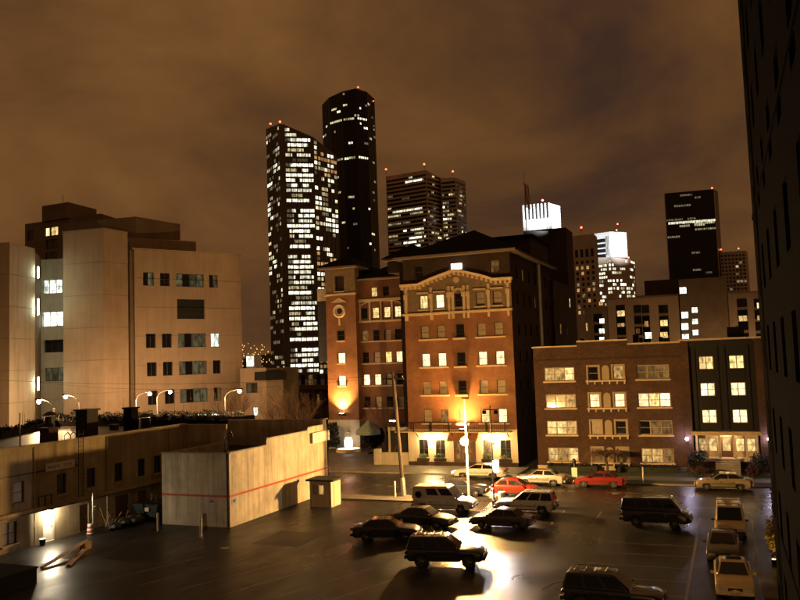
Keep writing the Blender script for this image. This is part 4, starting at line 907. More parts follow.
# ================================================================== whitewashed block with red stripe and stepped parapet
blk = thing('whitewashed_block', 'windowless whitewashed block with red stripe and stepped parapet at the lot edge', 'building', (-35, 51.3, 0))
Fr1 = Face((-35, 51.3), (-35, 67.4)); Ff1 = Face((-41.2, 51.3), (-35, 51.3))
b = MB(); b.wall(Ff1, 0, 6.2, 0, 5.42, []); b.quad(Ff1.pt(0, 0, 0.25), Ff1.pt(6.2, 0, 0.25), Ff1.pt(6.2, 5.42, 0.25), Ff1.pt(0, 5.42, 0.25)); b.build('front_wall', 'whitewash', blk)
b = MB()
for a0, a1, z in ((0, 5.3, 5.45), (5.3, 12.2, 5.98), (12.2, 15.2, 6.25), (15.2, 16.1, 6.75)):
    b.fbox(Fr1, a0, a1, 0, z, 0, 0.25)
b.build('side_wall', 'whitewash', blk)
for a0, a1, z in ((0, 5.3, 5.45), (5.3, 12.2, 5.98), (12.2, 15.2, 6.25), (15.2, 16.1, 6.75)): MB().fbox(Fr1, a0, a1, z+0.002, z+0.09, -0.07, 0.32).build('coping', 'kerb', blk)
MB().fbox(Ff1, -0.05, 6.0, 5.425, 5.5, -0.06, 0.3).build('coping', 'kerb', blk)
MB().box(-46.0, -35.0, 67.15, 67.4, 0, 6.75).build('back_wall', 'whitewash', blk)
MB().box(-41.2, -40.95, 51.56, 60.0, 0, 5.42).build('party_wall', 'whitewash', blk)
MB().box(-46.0, -41.2, 60.02, 60.25, 0, 6.9).build('return_wall', 'stucco', blk)
MB().box(-46.0, -45.8, 60.3, 67.1, 0, 6.75).build('far_wall', 'brick_black', blk)
MB().box(-40.94, -35.26, 51.56, 60.3, 4.1, 4.25).build('roof', 'roof_black', blk); MB().box(-45.78, -35.26, 60.3, 67.14, 4.1, 4.26).build('rear_roof', 'roof_black', blk)
MB().fbox(Fr1, 0, 16.1, 2.2, 2.36, -0.012, -0.002).build('red_stripe', 'red_paint', blk); MB().fbox(Ff1, 0, 6.2, 2.2, 2.36, -0.012, -0.002).build('red_stripe', 'red_paint', blk)
MB().fbox(Fr1, 12.6, 15.9, 4.85, 5.75, -0.3, -0.02).build('blank_sign_board', 'white_metal', blk)
for F, a in ((Ff1, 4.6), (Fr1, 0.55), (Fr1, 10.3)):
    o = MB().fbox(F, a-0.32, a+0.32, 1.62, 2.12, -0.02, -0.003).build('notice_plate', mat('blue_grey_plate', (0.3, 0.32, 0.36), 0.5, scale=5), blk)
    MB().fbox(F, a-0.2, a+0.2, 1.78, 1.98, -0.026, -0.021).build('notice_print', 'red_paint' if F is Ff1 else 'trim', o)
MB().tube(Ff1.pt(6.12, 0.05, -0.07), Ff1.pt(6.12, 5.3, -0.07), 0.05, 7).build('corner_pipe', 'wood', blk)
b = MB(); b.path([(-36.2, 52.6, 4.2), (-36.2, 52.6, 6.4), (-36.0, 52.6, 6.9), (-35.6, 52.6, 6.9), (-35.5, 52.6, 6.5)], 0.06, 7); b.build('vent_pipe', 'metal_dark', blk)
MB().box(-38.5, -37.3, 56, 57.2, 4.25, 5.0).build('roof_unit', 'metal_dark', blk)
# ================================================================== attendant booth
bo = thing('attendant_booth', 'small cream attendant booth with flat roof against the whitewashed block', 'booth', (-31.9, 61.2, 0))
Fb, Fb2 = Face((-33.1, 60.2), (-31.1, 60.2)), Face((-31.1, 60.2), (-31.1, 62.0))
b = MB(); b.wall(Fb, 0, 2.0, 0, 2.15, [(0.25, 1.35, 1.0, 1.85)], depth=0.1); b.wall(Fb2, 0, 1.8, 0, 2.15, [(0.7, 1.2, 1.1, 1.6)], depth=0.1)
b.box(-33.1, -31.1, 61.95, 62.0, 0, 2.15); b.box(-33.1, -33.05, 60.2, 62.0, 0, 2.15); b.build('wall', 'cream', bo)
window(bo, Fb, 0.8, 1.0, 1.1, 0.85, ['glass', 'room_dim'], cols=2, frame='frame_pale', rail=False, d=0.05)
window(bo, Fb2, 0.95, 1.1, 0.5, 0.5, 'glass', rail=False, d=0.05)
MB().box(-33.35, -30.75, 59.95, 62.2, 2.152, 2.3).build('roof', 'roof_black', bo)
MB().fbox(Fb2, 0.55, 1.35, 0.05, 1.95, -0.03, -0.002).build('door', 'cream', bo)
# ================================================================== across the street, left of the hotel
tw = thing('terrace_wall', 'dark planted terrace wall across the street behind the whitewashed block', 'wall', (-60, 82, 0))
MB().box(-84, -53.5, 81.5, 84, 0, 6.0).build('retaining_wall', 'brick_black', tw)
r_ = random.Random(8); bl = [(-83+k*0.95, 82.2, 6.2+r_.uniform(-.1, .3), 0.7, 0.7, r_.uniform(0.25, 0.6)) for k in range(31)]
leaves('planting', 'leaf_dark', tw, bl, 3000, 0.12, 12)
b = MB()
for k in range(26):
    x = r_.uniform(-83, -54); b.tube((x, 82.2, 6), (x+r_.uniform(-.3, .3), 82.2, 6.6+r_.random()**2*2.4), 0.03, 4, 0.012)
b.build('twig', 'twig', tw)
# low arcaded block below the glass tower
ab = thing('arcade_block', 'low dark block with pilastered front under the tallest lit office tower', 'building', (xy(305, 385, 175)[0], xy(305, 385, 175)[1], 0))
Fk = Face(xy(279, 385, 178), xy(334, 386, 172)); zk = zat(305, 385.5, 175)
b = MB(); b.fbox(Fk, 0, Fk.L, 0, zk, 0.3, 14); b.build('wall', 'concrete_dark', ab)
MB().fbox(Fk, -0.3, Fk.L+0.3, zk-0.9, zk+0.1, -0.4, 1).build('cornice', 'concrete_dark', ab)
for k in range(7): MB().fbox(Fk, 0.4+k*Fk.L/7, 1.2+k*Fk.L/7, 0, zk-0.95, -0.15, 0.3).build('pilaster', 'concrete_dark', ab)
for k in range(6):
    for j in range(2): MB().fbox(Fk, 1.6+k*Fk.L/7, 2.6+k*Fk.L/7, 3+j*4.3, 5.2+j*4.3, 0.22, 0.298).build('window', 'glass' if (k+j) % 4 else 'room_faint', ab)
# bare trees with lit trunks
def bare_tree(x, y, h, label, seed, bark='bark', twig='twig', spread=1.0, z=0.1, n0=9):
    t = thing('bare_tree', label, 'tree', (x, y, z)); r = random.Random(seed)
    T = MB(); Cw = MB()
    p = [Vector((x, y, z)), Vector((x+r.uniform(-.15, .15), y, z+h*0.16)), Vector((x+r.uniform(-.2, .2), y, z+h*0.33)), Vector((x+r.uniform(-.25, .25), y, z+h*0.55))]
    T.path(p, [h*0.03, h*0.024, h*0.02, h*0.012], 8)
    def br(a, d, L, rad, lev):
        q = a
        for s_ in range(3):
            d = (d+Vector((r.uniform(-.25, .25), r.uniform(-.25, .25), r.uniform(-.05, .3)))).normalized(); w = q+d*L/3
            (T if lev == 0 and s_ < 1 else Cw).tube(q, w, rad*(1-0.22*s_), 5 if lev < 2 else 3, rad*(1-0.22*(s_+1))); q = w
            if lev < 3:
                for _ in range(2 if lev else 2):
                    nd = (d+Vector((r.uniform(-1, 1), r.uniform(-1, 1), r.uniform(-.2, .7)))).normalized(); br(q, nd, L*r.uniform(0.42, 0.62), rad*0.5, lev+1)
    for k in range(n0):
        w = k*2.4; f = r.uniform(0.3, 1.0); a = p[2].lerp(p[3], f)
        br(a, Vector((math.cos(w)*spread, math.sin(w)*spread, r.uniform(0.5, 1.2))).normalized(), h*r.uniform(0.26, 0.4), h*0.009, 0)
    T.build('trunk', bark, t); Cw.build('crown', twig, t); return t
bare_tree(-49.5, 87.5, 8.6, 'bare tree with pale uplit trunk left of the hotel corner tower', 61, 'bark_pale')
bare_tree(-54.5, 90.5, 8.0, 'bare brown tree in front of the dark arcaded block', 62)
bare_tree(-62.5, 92, 8.5, 'thin bare tree before the beige annexe wall', 63, n0=6)
bare_tree(-40.6, 94.0, 7.0, 'bare tree inside the hotel courtyard next to the recessed wing', 64, n0=6)
# uplight for the pale trunk
ul = thing('garden_uplight', 'small garden spotlight at the foot of the pale trunk', 'lamp', (-49.0, 86.6, 0.1))
MB().lathe([(0.12, 0.1), (0.16, 0.35), (0.14, 0.36)], (-49.0, 86.6, 0), 10).build('housing', 'metal_dark', ul)
MB().lathe([(0.12, 0.361), (0.12, 0.37)], (-49.0, 86.6, 0), 10).build('lens', glow('garden_lens', (1.0, 0.95, 0.5), 30), ul)
spot('garden_uplight_beam', None, (-49.0, 86.6, 0.45), (-49.4, 87.5, 4.0), 130, (1, 0.9, 0.42), 70, 0.7)
# courtyard: lit fountain, parasol, clipped bushes, drop arm gate pier
fo = thing('lit_fountain', 'round courtyard fountain glowing white under the corner tower', 'fountain', (-49.6, 106 if False else 97.0, 0.1))
fx, fy = -47.3, 97.0
MB().lathe([(1.7, 0.1), (1.7, 0.5), (1.55, 0.55), (1.5, 0.42), (0.4, 0.4)], (fx, fy, 0), 24).build('basin', 'stone', fo)
MB().lathe([(1.5, 0.43), (1.5, 0.47)], (fx, fy, 0), 24).build('lit_water', glow('lit_water', (1.0, 0.93, 0.8), 3), fo)
MB().lathe([(0.4, 0.5), (0.55, 0.9), (0.55, 1.6), (0.4, 2.0)], (fx, fy, 0), 14).build('lit_column', glow('lit_column_glass', (1.0, 0.93, 0.8), 2.5), fo)
MB().lathe([(0.2, 2.0), (0.12, 2.5), (0.3, 2.7), (0.05, 3.2)], (fx, fy, 0), 12).build('finial', 'stone', fo)
pa = thing('parasol', 'pale green closed sided parasol standing in the hotel courtyard', 'parasol', (-43.6, 95.0, 0.1))
px_, py_ = -43.4, 95.0
MB().tube((px_, py_, 0.1), (px_, py_, 4.3), 0.05, 8).build('pole', 'wood', pa)
b = MB()
for k in range(8):
    w0, w1 = math.pi*2*k/8, math.pi*2*(k+1)/8
    b.add([(px_, py_, 4.45), (px_+math.cos(w0)*1.7, py_+math.sin(w0)*1.7, 3.1), (px_+math.cos(w1)*1.7, py_+math.sin(w1)*1.7, 3.1), (px_+math.cos(w1)*1.7, py_+math.sin(w1)*1.7, 2.6), (px_+math.cos(w0)*1.7, py_+math.sin(w0)*1.7, 2.6)], [(0, 1, 2), (1, 4, 3, 2)])
b.build('canopy', 'umbrella', pa); MB().lathe([(0.45, 0.1), (0.4, 0.3), (0.08, 0.35)], (px_, py_, 0), 12).build('base', 'metal_dark', pa)
shrub('clipped_bush', -51.2, 98.6, 1.7, 3.6, 'dark bush left of the glowing fountain', 'leaf_dark', 71, cat='bush', n=3200, size=0.2)
shrub('clipped_bush', -44.6, 99.2, 1.6, 3.4, 'dark bush between the fountain and the parasol', 'leaf_dark', 72, cat='bush', n=3200, size=0.2)
shrub('clipped_bush', -40.6, 98.6, 1.9, 3.8, 'dark bush right of the parasol against the recessed wing', 'leaf_dark', 73, cat='bush', n=3200, size=0.2)
shrub('clipped_bush', -37.6, 94.6, 1.6, 3.0, 'dark bush in the corner by the hotel main block', 'leaf_dark', 74, cat='bush', n=3200, size=0.2)
lw = tag(MB().box(-46.0, -43.6, 80.2, 80.6, 0.13, 1.4).build('street_wall', 'cream'), 'short cream wall end showing past the whitewashed block', 'wall')
MB().box(-46.05, -43.55, 80.15, 80.65, 1.402, 1.5).build('coping', 'stone', lw)
pt = thing('courtyard_lamp', 'dark lamp post with lit white head over the hotel courtyard', 'lamp post', (-38.5, 92, 0.1))
MB().tube((-38.5, 92, 0.1), (-38.5, 92, 4.6), 0.05, 8).build('pole', 'metal_dark', pt); MB().box(-39.1, -38.1, 91.85, 92.15, 4.6, 4.7).build('arm', 'metal_dark', pt)
MB().box(-39.1, -38.4, 91.87, 92.13, 4.52, 4.598).build('lamp_head', glow('courtyard_lamp_glass', (1, 0.9, 0.7), 40), pt)

# ================================================================== far hillside with street lights
hp = [PD(px, 357, 2600) for px in range(-60, 900, 60)]
b = MB(); r_ = random.Random(2)
for i in range(len(hp)-1):
    p, q = hp[i], hp[i+1]; h0 = PD(-60+60*i, 353+8*math.sin(i*1.7), 2600).z; h1 = PD(-60+60*(i+1), 353+8*math.sin((i+1)*1.7), 2600).z
    b.quad((p.x*0.8, p.y*0.8, -1), (q.x*0.8, q.y*0.8, -1), (q.x, q.y, max(20, h1)), (p.x, p.y, max(20, h0)))
    b.quad((p.x, p.y, max(20, h0)), (q.x, q.y, max(20, h1)), (q.x*1.1, q.y*1.1, -1), (p.x*1.1, p.y*1.1, -1))
b.build('hills', 'hill')['kind'] = 'structure'
b = MB()
for k in range(70):
    p = PD(r_.uniform(240, 275), r_.uniform(343, 367), 2050+r_.uniform(-60, 60)); b.ball(p, r_.uniform(0.7, 1.5), 6, 4)
o = tag(b.build('city_lights', 'city_light'), 'scattered orange street lights on the far hillside', 'lights', kind='stuff')

# ================================================================== downtown towers
def cells(F, a0, n, cw, h, gap=0.3):
    b = MB()
    for i in range(n): b.box(i*cw+gap/2, (i+1)*cw-gap/2, -0.12, 0.1, 0, h)
    return b
def lit_run(parent, F, a0, z, n, cw, h, material, gap=0.3, d=-0.02):
    me = cmesh(('run', n, round(cw, 2), h, material, gap), lambda: cells(F, 0, n, cw, h, gap).mesh('lit_window_row', material))
    p = F.pt(a0, z, d)-ORG[parent]; return put('lit_window_row', me, parent, p, F.rz)
def tower(name, label, edges, material, depth=45, z0=-0.05):
    P = [PD(*e) for e in edges]; root = thing(name, label, 'tower', (P[0].x, P[0].y, 0))
    c = sum((Vector((p.x, p.y)) for p in P), Vector((0, 0)))/len(P); away = c.normalized()*depth
    poly = [(p.x, p.y) for p in P]+[(P[-1].x+away.x*0.9, P[-1].y+away.y*0.9), (P[0].x+away.x, P[0].y+away.y)]
    zs = [p.z for p in P]+[P[-1].z, P[0].z]
    MB().prism(poly, z0, zs).build('shaft', material, root)
    faces = [Face((P[i].x, P[i].y), (P[i+1].x, P[i+1].y)) for i in range(len(P)-1)]
    return root, faces, P
def beacon(parent, px, py, d, r=1.1):
    p = PD(px, py, d); MB().ball(p, r*0.8, 8, 5).build('beacon', 'beacon', parent)
    MB().tube((p.x, p.y, p.z-4), p, 0.2, 5).build('beacon_mast', 'metal_dark', parent)
def dress(root, F, ztop0, ztop1, fh, cw, pick, wh, zmin=0, inset=0.5, gap=0.3):
    """floor by floor: pick(floor, rnd) returns [(start_fraction, end_fraction, material)] of lit rooms"""
    top = max(ztop0, ztop1); k = 0; n = int((F.L-2*inset)/cw); cw = (F.L-2*inset)/n
    z = top-fh*1.3
    while z > zmin:
        for (f0, f1, mt) in pick(k):
            i0, i1 = int(round(f0*n)), int(round(f1*n))
            # stay under a sloping roof line
            while i1 > i0 and z+wh+1 > ztop0+(ztop1-ztop0)*((inset+i1*cw)/F.L): i1 -= 1
            while i0 < i1 and z+wh+1 > ztop0+(ztop1-ztop0)*((inset+i0*cw)/F.L): i0 += 1
            if i1 > i0: lit_run(root, F, inset+i0*cw, z, i1-i0, cw, wh, mt, gap)
        z -= fh; k += 1
R5 = random.Random(51)
# --- 1: bright office tower with slanted roof
t1, f1, P1_ = tower('lit_office_tower', 'tall office tower with slanted roof and most floors brightly lit', [(266, 129, 650), (279, 124, 620), (284, 124.5, 617), (313, 137, 621), (337, 156, 642)], 'tower_brown', 50)
def pk_main(k):
    m_ = (k*7+3) % 9; q = R5.random()
    if m_ in (0,): return [(0.25, 0.8, 'w_dim')] if q < 0.6 else []
    if m_ in (4,): return [(R5.uniform(0, .3), R5.uniform(.4, .7), 'w_warm')]
    o = []
    a = R5.choice((0, 0, 0.08, 0.2)); b_ = R5.choice((1, 1, 0.93, 0.8))
    if q < 0.72: o.append((a, b_, 'w_white'))
    else:
        c_ = R5.uniform(.3, .5); o += [(a, c_-0.08, R5.choice(('w_warm', 'w_white'))), (c_+0.08, b_, 'w_white')]
    if a > 0.1: o.append((0, a-0.07, 'w_dim'))
    return o
def pk_cells(p, mats):
    def f(k):
        o = []; x = 0.0
        while x < 0.99:
            w = R5.choice((0.12, 0.18, 0.25, 0.36))
            if R5.random() < p: o.append((x, min(1, x+w), R5.choice(mats)))
            x += w+0.06
        return o
    return f
pz = [p.z for p in P1_]
dress(t1, f1[2], pz[2], pz[3], 3.95, 1.75, pk_main, 2.3, zmin=2, gap=0.22)
dress(t1, f1[3], pz[3], pz[4], 3.95, 3.6, pk_cells(0.72, ('w_white', 'w_white', 'w_warm', 'w_dim', 'w_orange')), 2.5, zmin=2, gap=1.0)
dress(t1, f1[0], pz[0], pz[1], 3.95, 3.0, pk_cells(0.45, ('w_white', 'w_warm', 'w_dim', 'w_dim')), 2.4, zmin=2, gap=0.8)
for q, (i, j) in enumerate(((0, 1), (1, 2), (2, 3), (3, 4))):
    F = f1[i]; n_ = int(F.L/4.4)
    for k in range(1, n_): MB().fbox(F, k*F.L/n_-0.25, k*F.L/n_+0.25, 0, min(pz[i], pz[j])-1, -0.35, 0.0).build('fin', 'tower_brown', t1)
for x, y, d in ((270.5, 124.2, 640), (280, 122.2, 622)): beacon(t1, x, y-0.4, d)
# --- 2: tallest, black, rounded top
t2, f2, P2_ = tower('black_skyscraper', 'tallest skyscraper, black and curved at the top with few lit floors', [(322, 105, 835), (329, 97.5, 815), (342, 91.5, 804), (356, 88.3, 800), (367, 92, 808), (374.5, 99, 824)], 'tower_black', 60)
z2 = [p.z for p in P2_]
for i, F in enumerate(f2):
    dress(t2, F, z2[i], z2[i+1], 3.9, 2.3, pk_cells((0.03, 0.05, 0.10, 0.08, 0.05)[i], ('w_white', 'w_warm', 'w_dim', 'w_dim', 'w_warm')), 2.0, zmin=60, gap=0.5)
    for k in range(1, 4): MB().fbox(F, k*F.L/4-0.12, k*F.L/4+0.12, 0, min(z2[i], z2[i+1])-0.5, -0.2, 0).build('fin', 'tower_black', t2)
for fr, mt in ((0.115, 'w_warm'), (0.26, 'w_warm')):
    for i in (1, 2, 3): lit_run(t2, f2[i], 0.6, 12+(z2[3]-12)*(1-fr)-i*0, int((f2[i].L-1.2)/2.3), 2.3, 2.0, mt if i < 3 else 'w_white', 0.6)
beacon(t2, 358, 87.2, 800); beacon(t2, 373.5, 101, 820, 0.8)
# --- 3: banded stone pair
def bands(root, F, ztop, fh, n, material='tower_glass', d=-0.06, wh=1.7):
    me = cmesh(('band', round(F.L, 2), wh, material), lambda: MB().box(0.6, F.L-0.6, -0.03, 0.05, 0, wh).mesh('window_band', material))
    for k in range(n): put('window_band', me, root, F.pt(0, ztop-fh*(k+1.6), d)-ORG[root], F.rz)
t3, f3, P3_ = tower('banded_office_tower', 'stepped stone office tower with horizontal dark window bands behind the hotel roof', [(385.8, 176.5, 712), (426, 170, 690), (441, 178, 708)], 'tower_grey', 30)
t3b = thing('banded_office_annexe', 'lower right half of the banded stone office pair', 'tower', tuple(PD(441, 178, 702).xy)+(0,))
P = [PD(440.5, 178, 702), PD(455.5, 177.5, 698), PD(465.5, 183, 716)]
MB().prism([(p.x, p.y) for p in P]+[(P[2].x-12, P[2].y+30), (P[0].x-12, P[0].y+34)], -0.05, [P[0].z, P[1].z, P[1].z, P[1].z, P[0].z]).build('shaft', 'tower_grey', t3b)
f3b = [Face((P[0].x, P[0].y), (P[1].x, P[1].y)), Face((P[1].x, P[1].y), (P[2].x, P[2].y))]
zt3 = P3_[0].z
for F, rt, p, zt in ((f3[0], t3, 0.34, zt3), (f3[1], t3, 0.22, zt3), (f3b[0], t3b, 0.5, P[0].z), (f3b[1], t3b, 0.3, P[0].z)):
    bands(rt, F, zt, 3.55, 26)
    def pk(k, p=p): return pk_cells(p, ('w_white', 'w_warm', 'w_dim', 'w_dim', 'w_warm'))(k)
    n = int((F.L-2)/1.9)
    for k in range(26):
        for (q0, q1, mt) in pk(k):
            i0, i1 = int(q0*n), max(int(q0*n)+1, int(q1*n)); lit_run(rt, F, 1+i0*1.9, zt-3.55*(k+1.6)+0.1, i1-i0, 1.9, 1.5, mt, 0.35, -0.1)
lit_run(t3, f3[0], 6, zt3-3.55*9.6+0.1, 16, 1.9, 1.6, 'w_white', 0.2, -0.1); lit_run(t3, f3[0], 20, zt3-3.55*2.6+0.1, 9, 1.9, 1.6, 'w_white', 0.2, -0.1)
for x, y, rt in ((386, 169.3, t3), (424.2, 164.2, t3), (452.8, 171.4, t3b)): beacon(rt, x, y, 700)
# --- 4: black box
t4, f4, P4_ = tower('black_box_tower', 'plain black box tower with one white lit floor band', [(664.3, 193.5, 915), (713.8, 189, 900), (717.8, 191.5, 918)], 'tower_black', 55)
z4 = P4_[0].z
dress(t4, f4[0], z4, z4, 3.9, 2.2, pk_cells(0.13, ('w_white', 'w_warm', 'w_dim', 'w_dim', 'w_dim')), 2.2, zmin=60, gap=0.5)
lit_run(t4, f4[0], 2.5, f4[0].s_at(690, 222)[1]-1.2, 23, 2.2, 2.6, 'w_white', 0.12)
for fr in (0.19, 0.225): lit_run(t4, f4[0], 26+fr*20, z4*(1-fr)-2, 10, 2.2, 2.0, 'w_warm', 0.5)
for a in (0.0, f4[0].L): MB().fbox(f4[0], a-0.4, a+0.4, 0, z4-0.2, -0.5, 0.3).build('corner_fin', 'tower_grey', t4)
beacon(t4, 712, 188, 902, 1.3)
# --- 5: small gridded tower
t5, f5, P5_ = tower('gridded_tower', 'smaller gridded stone tower at the right of the black box tower', [(719.5, 252.5, 905), (745.5, 250.5, 900), (747.5, 252, 910)], 'tower_grey', 30)
z5 = P5_[0].z; F = f5[0]
for k in range(18):
    for i in range(7):
        w = (F.L-1)/7; me = cmesh(('t5w', w), lambda: MB().box(0.7, w-0.7, -0.05, 0.05, 0, 2.3).mesh('window', 'tower_glass'))
        put('window', me, t5, F.pt(0.5+i*w, z5-4.2*(k+1.3), -0.04)-ORG[t5], F.rz)
for (k, i, n_, mt) in ((2, 5, 1, 'w_dim'), (3, 4, 1, 'w_warm'), (5, 4, 1, 'w_dim'), (7, 4, 3, 'w_warm'), (9, 2, 1, 'w_dim'), (11, 5, 1, 'w_warm')): lit_run(t5, F, 0.5+i*(F.L-1)/7, z5-4.2*(k+1.3), n_, (F.L-1)/7, 2.3, mt, 1.0, -0.1)
beacon(t5, 721, 249.5, 905); beacon(t5, 738.5, 248.5, 902)
# --- 6: floodlit finned crown
M['crown'] = mat('white_crown_stone', (0.82, 0.82, 0.8), 0.7, scale=0.05, bump=0, var=0.05)
t6, f6, P6_ = tower('floodlit_finned_tower', 'tower crown of white vertical fins under floodlight with red beacon', [(523.5, 231, 800), (551.5, 231, 790), (561, 231, 806)], 'tower_black', 30)
zc0 = P6_[0].z; zc1 = PD(537, 203.5, 795).z
b = MB(); b.prism([f6[0].pt(0.6, 0, 1.2)[:2], f6[0].pt(f6[0].L-0.5, 0, 1.2)[:2], f6[1].pt(f6[1].L-0.6, 0, 1.2)[:2], f6[0].pt(2, 0, 24)[:2]], zc0, zc1-1.5); b.build('crown_core', 'tower_black', t6)
nf = 8
for k in range(nf): MB().fbox(f6[0], k*f6[0].L/(nf-0.4)+0.1, k*f6[0].L/(nf-0.4)+1.9, zc0, zc1, -0.4, 1.0).build('crown_fin', 'crown', t6)
MB().fbox(f6[0], 0.2, f6[0].L-0.2, zc0, zc0+11, 0.5, 1.15).build('crown_panel', 'crown', t6)
MB().fbox(f6[1], 0.05, f6[1].L, zc0, zc1-0.8, -0.3, 1.0).build('crown_side', 'crown', t6)
beacon(t6, 542.5, 200.3, 797, 1.4)
def far_spot(F, z, aim_z, power, back=45, a=None, ang=38):
    a = F.L/2 if a is None else a; return spot('crown_floodlight', None, F.pt(a, z, -back), F.pt(a, aim_z, 0), power, (0.95, 0.97, 1.0), ang, 0.9, 0.6)
far_spot(f6[0], zc0+6, (zc0+zc1)/2+4, 190000, ang=62); far_spot(f6[1], zc0+6, (zc0+zc1)/2+4, 230000, ang=62)
# striped flag hanging limp on a roof mast
fg = thing('rooftop_flag', 'limp red and white striped flag on a thin mast above the hotel roof', 'flag', tuple(PD(526.5, 240, 118).xy)+(22.0,))
p = PD(526.5, 232, 118); q = PD(523.8, 172, 118)
MB().tube((p.x, p.y, 22), q, 0.09, 7, 0.04).build('mast', 'metal', fg)
M['flag_red'] = mat('red_cloth', (0.55, 0.1, 0.07), 0.8, scale=3); M['flag_white'] = mat('white_cloth', (0.85, 0.8, 0.75), 0.8, scale=3)
top = PD(525.2, 183, 118); bot = PD(527.8, 209, 118)
for k in range(8):
    w = 0.10+0.09*math.sin(k*1.1); b = MB(); off = CR*(0.08+0.13*k/8)
    for s_ in range(6):
        u0, u1 = s_/6, (s_+1)/6; a = top.lerp(bot, min(1, u0*0.95+k*0.012))+CR*(-0.25+0.085*k+0.05*math.sin(5*u0+k))+_f*(0.1*math.sin(k*2.0)); c = top.lerp(bot, min(1, u1*0.95+k*0.012))+CR*(-0.25+0.085*k+0.05*math.sin(5*u1+k))+_f*(0.1*math.sin(k*2.0+u1))
        b.quad(a, a+CR*0.11+_f*0.06, c+CR*0.11+_f*0.06, c)
    b.build('stripe', 'flag_red' if k % 2 == 0 else 'flag_white', fg)
# --- 7: white stepped tower with the brown block before it
t7, f7, P7_ = tower('white_stepped_tower', 'white stepped tower with floodlit crown and rows of lit floors', [(589.5, 258, 790), (611, 257, 775), (629, 259, 784), (634.5, 261, 800)], 'tower_grey', 40)
zb = P7_[1].z; zt = PD(611, 232, 780).z
b = MB(); b.prism([f7[0].pt(1, 0, 0.5)[:2], f7[0].pt(f7[0].L, 0, 0.5)[:2], f7[1].pt(f7[1].L-1.0, 0, 0.5)[:2], f7[1].pt(f7[1].L-2, 0, 20)[:2], f7[0].pt(1, 0, 26)[:2]], zb, zt); b.build('crown', 'crown', t7)
for k in range(4): MB().fbox(f7[0], 6.5, 17.5, zt-6-5*k-3.6, zt-6-5*k, 0.3, 0.498).build('crown_window_band', 'tower_glass', t7)
for k in range(3): MB().fbox(f7[0], 17.9+1.3*k, 18.3+1.3*k, zb+2, zt-4, 0.3, 0.498).build('crown_slot', 'tower_glass', t7)
far_spot(f7[0], zb+2, (zb+zt)/2+2, 90000, ang=62); far_spot(f7[1], zb+2, (zb+zt)/2+3, 200000, ang=62)
for F, p_ in ((f7[0], 0.62), (f7[1], 0.6), (f7[2], 0.35)):
    dress(t7, F, zb, zb, 3.8, 2.1, pk_cells(p_, ('w_white', 'w_white', 'w_warm', 'w_white')), 2.2, zmin=zb-56, gap=0.5)
for x, y in ((617.5, 224), (616.5, 230), (628.5, 257.5)): beacon(t7, x, y, 778, 0.9)
t8, f8, P8_ = tower('brown_office_block', 'brown stone office block standing before the white stepped tower', [(567.5, 236.5, 610), (593.5, 233.5, 600), (597, 237, 612)], 'tower_grey', 25)
z8 = P8_[0].z
for k in range(5): MB().fbox(f8[0], 1.2+k*f8[0].L/5, 3.4+k*f8[0].L/5, z8-17, z8-11, -0.06, 0.05).build('window', 'tower_glass', t8)
for k in range(10):
    for i in range(5): MB().fbox(f8[0], 1.4+i*f8[0].L/5, 3.2+i*f8[0].L/5, z8-22-4.2*k, z8-19.6-4.2*k, -0.05, 0.05).build('window', R5.choice(('tower_glass', 'tower_glass', 'tower_glass', 'w_orange', 'w_dim')), t8)
beacon(t8, 581.3, 227.5, 604); beacon(t8, 567, 231, 608, 0.8)

# ================================================================== beige flats behind the apartment house
P = PD(584, 320, 214); bx, by = P.x, P.y
fl_ = thing('beige_flats', 'long beige block of flats with dark vertical window strips behind the brick apartments', 'flats', (bx, by, 0))
Fb_ = Face((bx, by), (bx+60, by))
def sx(px, py): return Fb_.s_at(px, py)
secs = [(584, 607, 309, 'concrete_dark'), (607, 678.5, 300, 'concrete'), (678.5, 727, 281, 'concrete_dark'), (727, 775, 294, 'concrete')]
strips = [621, 638, 646, 664, 743, 760, 598]
for x0, x1, yt, mt in secs:
    a0, zt_ = sx(x0, yt); a1, _ = sx(x1, yt)
    o = MB().fbox(Fb_, a0, a1-0.02, 0, zt_, 0, 14 if mt == 'concrete' else 17).build('wall', mt, fl_)
    MB().fbox(Fb_, a0-0.1, a1+0.06, zt_+0.003, zt_+0.35, -0.15, 2).build('coping', 'concrete_dark', fl_)
for s_ in strips:
    a, _ = sx(s_, 320); w = 0.95 if s_ in (638, 646) else 1.15; ztop = sx(s_, 303 if s_ < 700 else 296.5)[1] if s_ != 598 else sx(598, 312)[1]
    MB().fbox(Fb_, a-w, a+w, 2, ztop-0.5, -0.05, 0.02).build('window_strip', 'glass', fl_)
    for k in range(7): MB().fbox(Fb_, a-w, a+w, ztop-3.3-2.9*k, ztop-2.6-2.9*k, -0.12, -0.051).build('spandrel', 'concrete_dark', fl_)
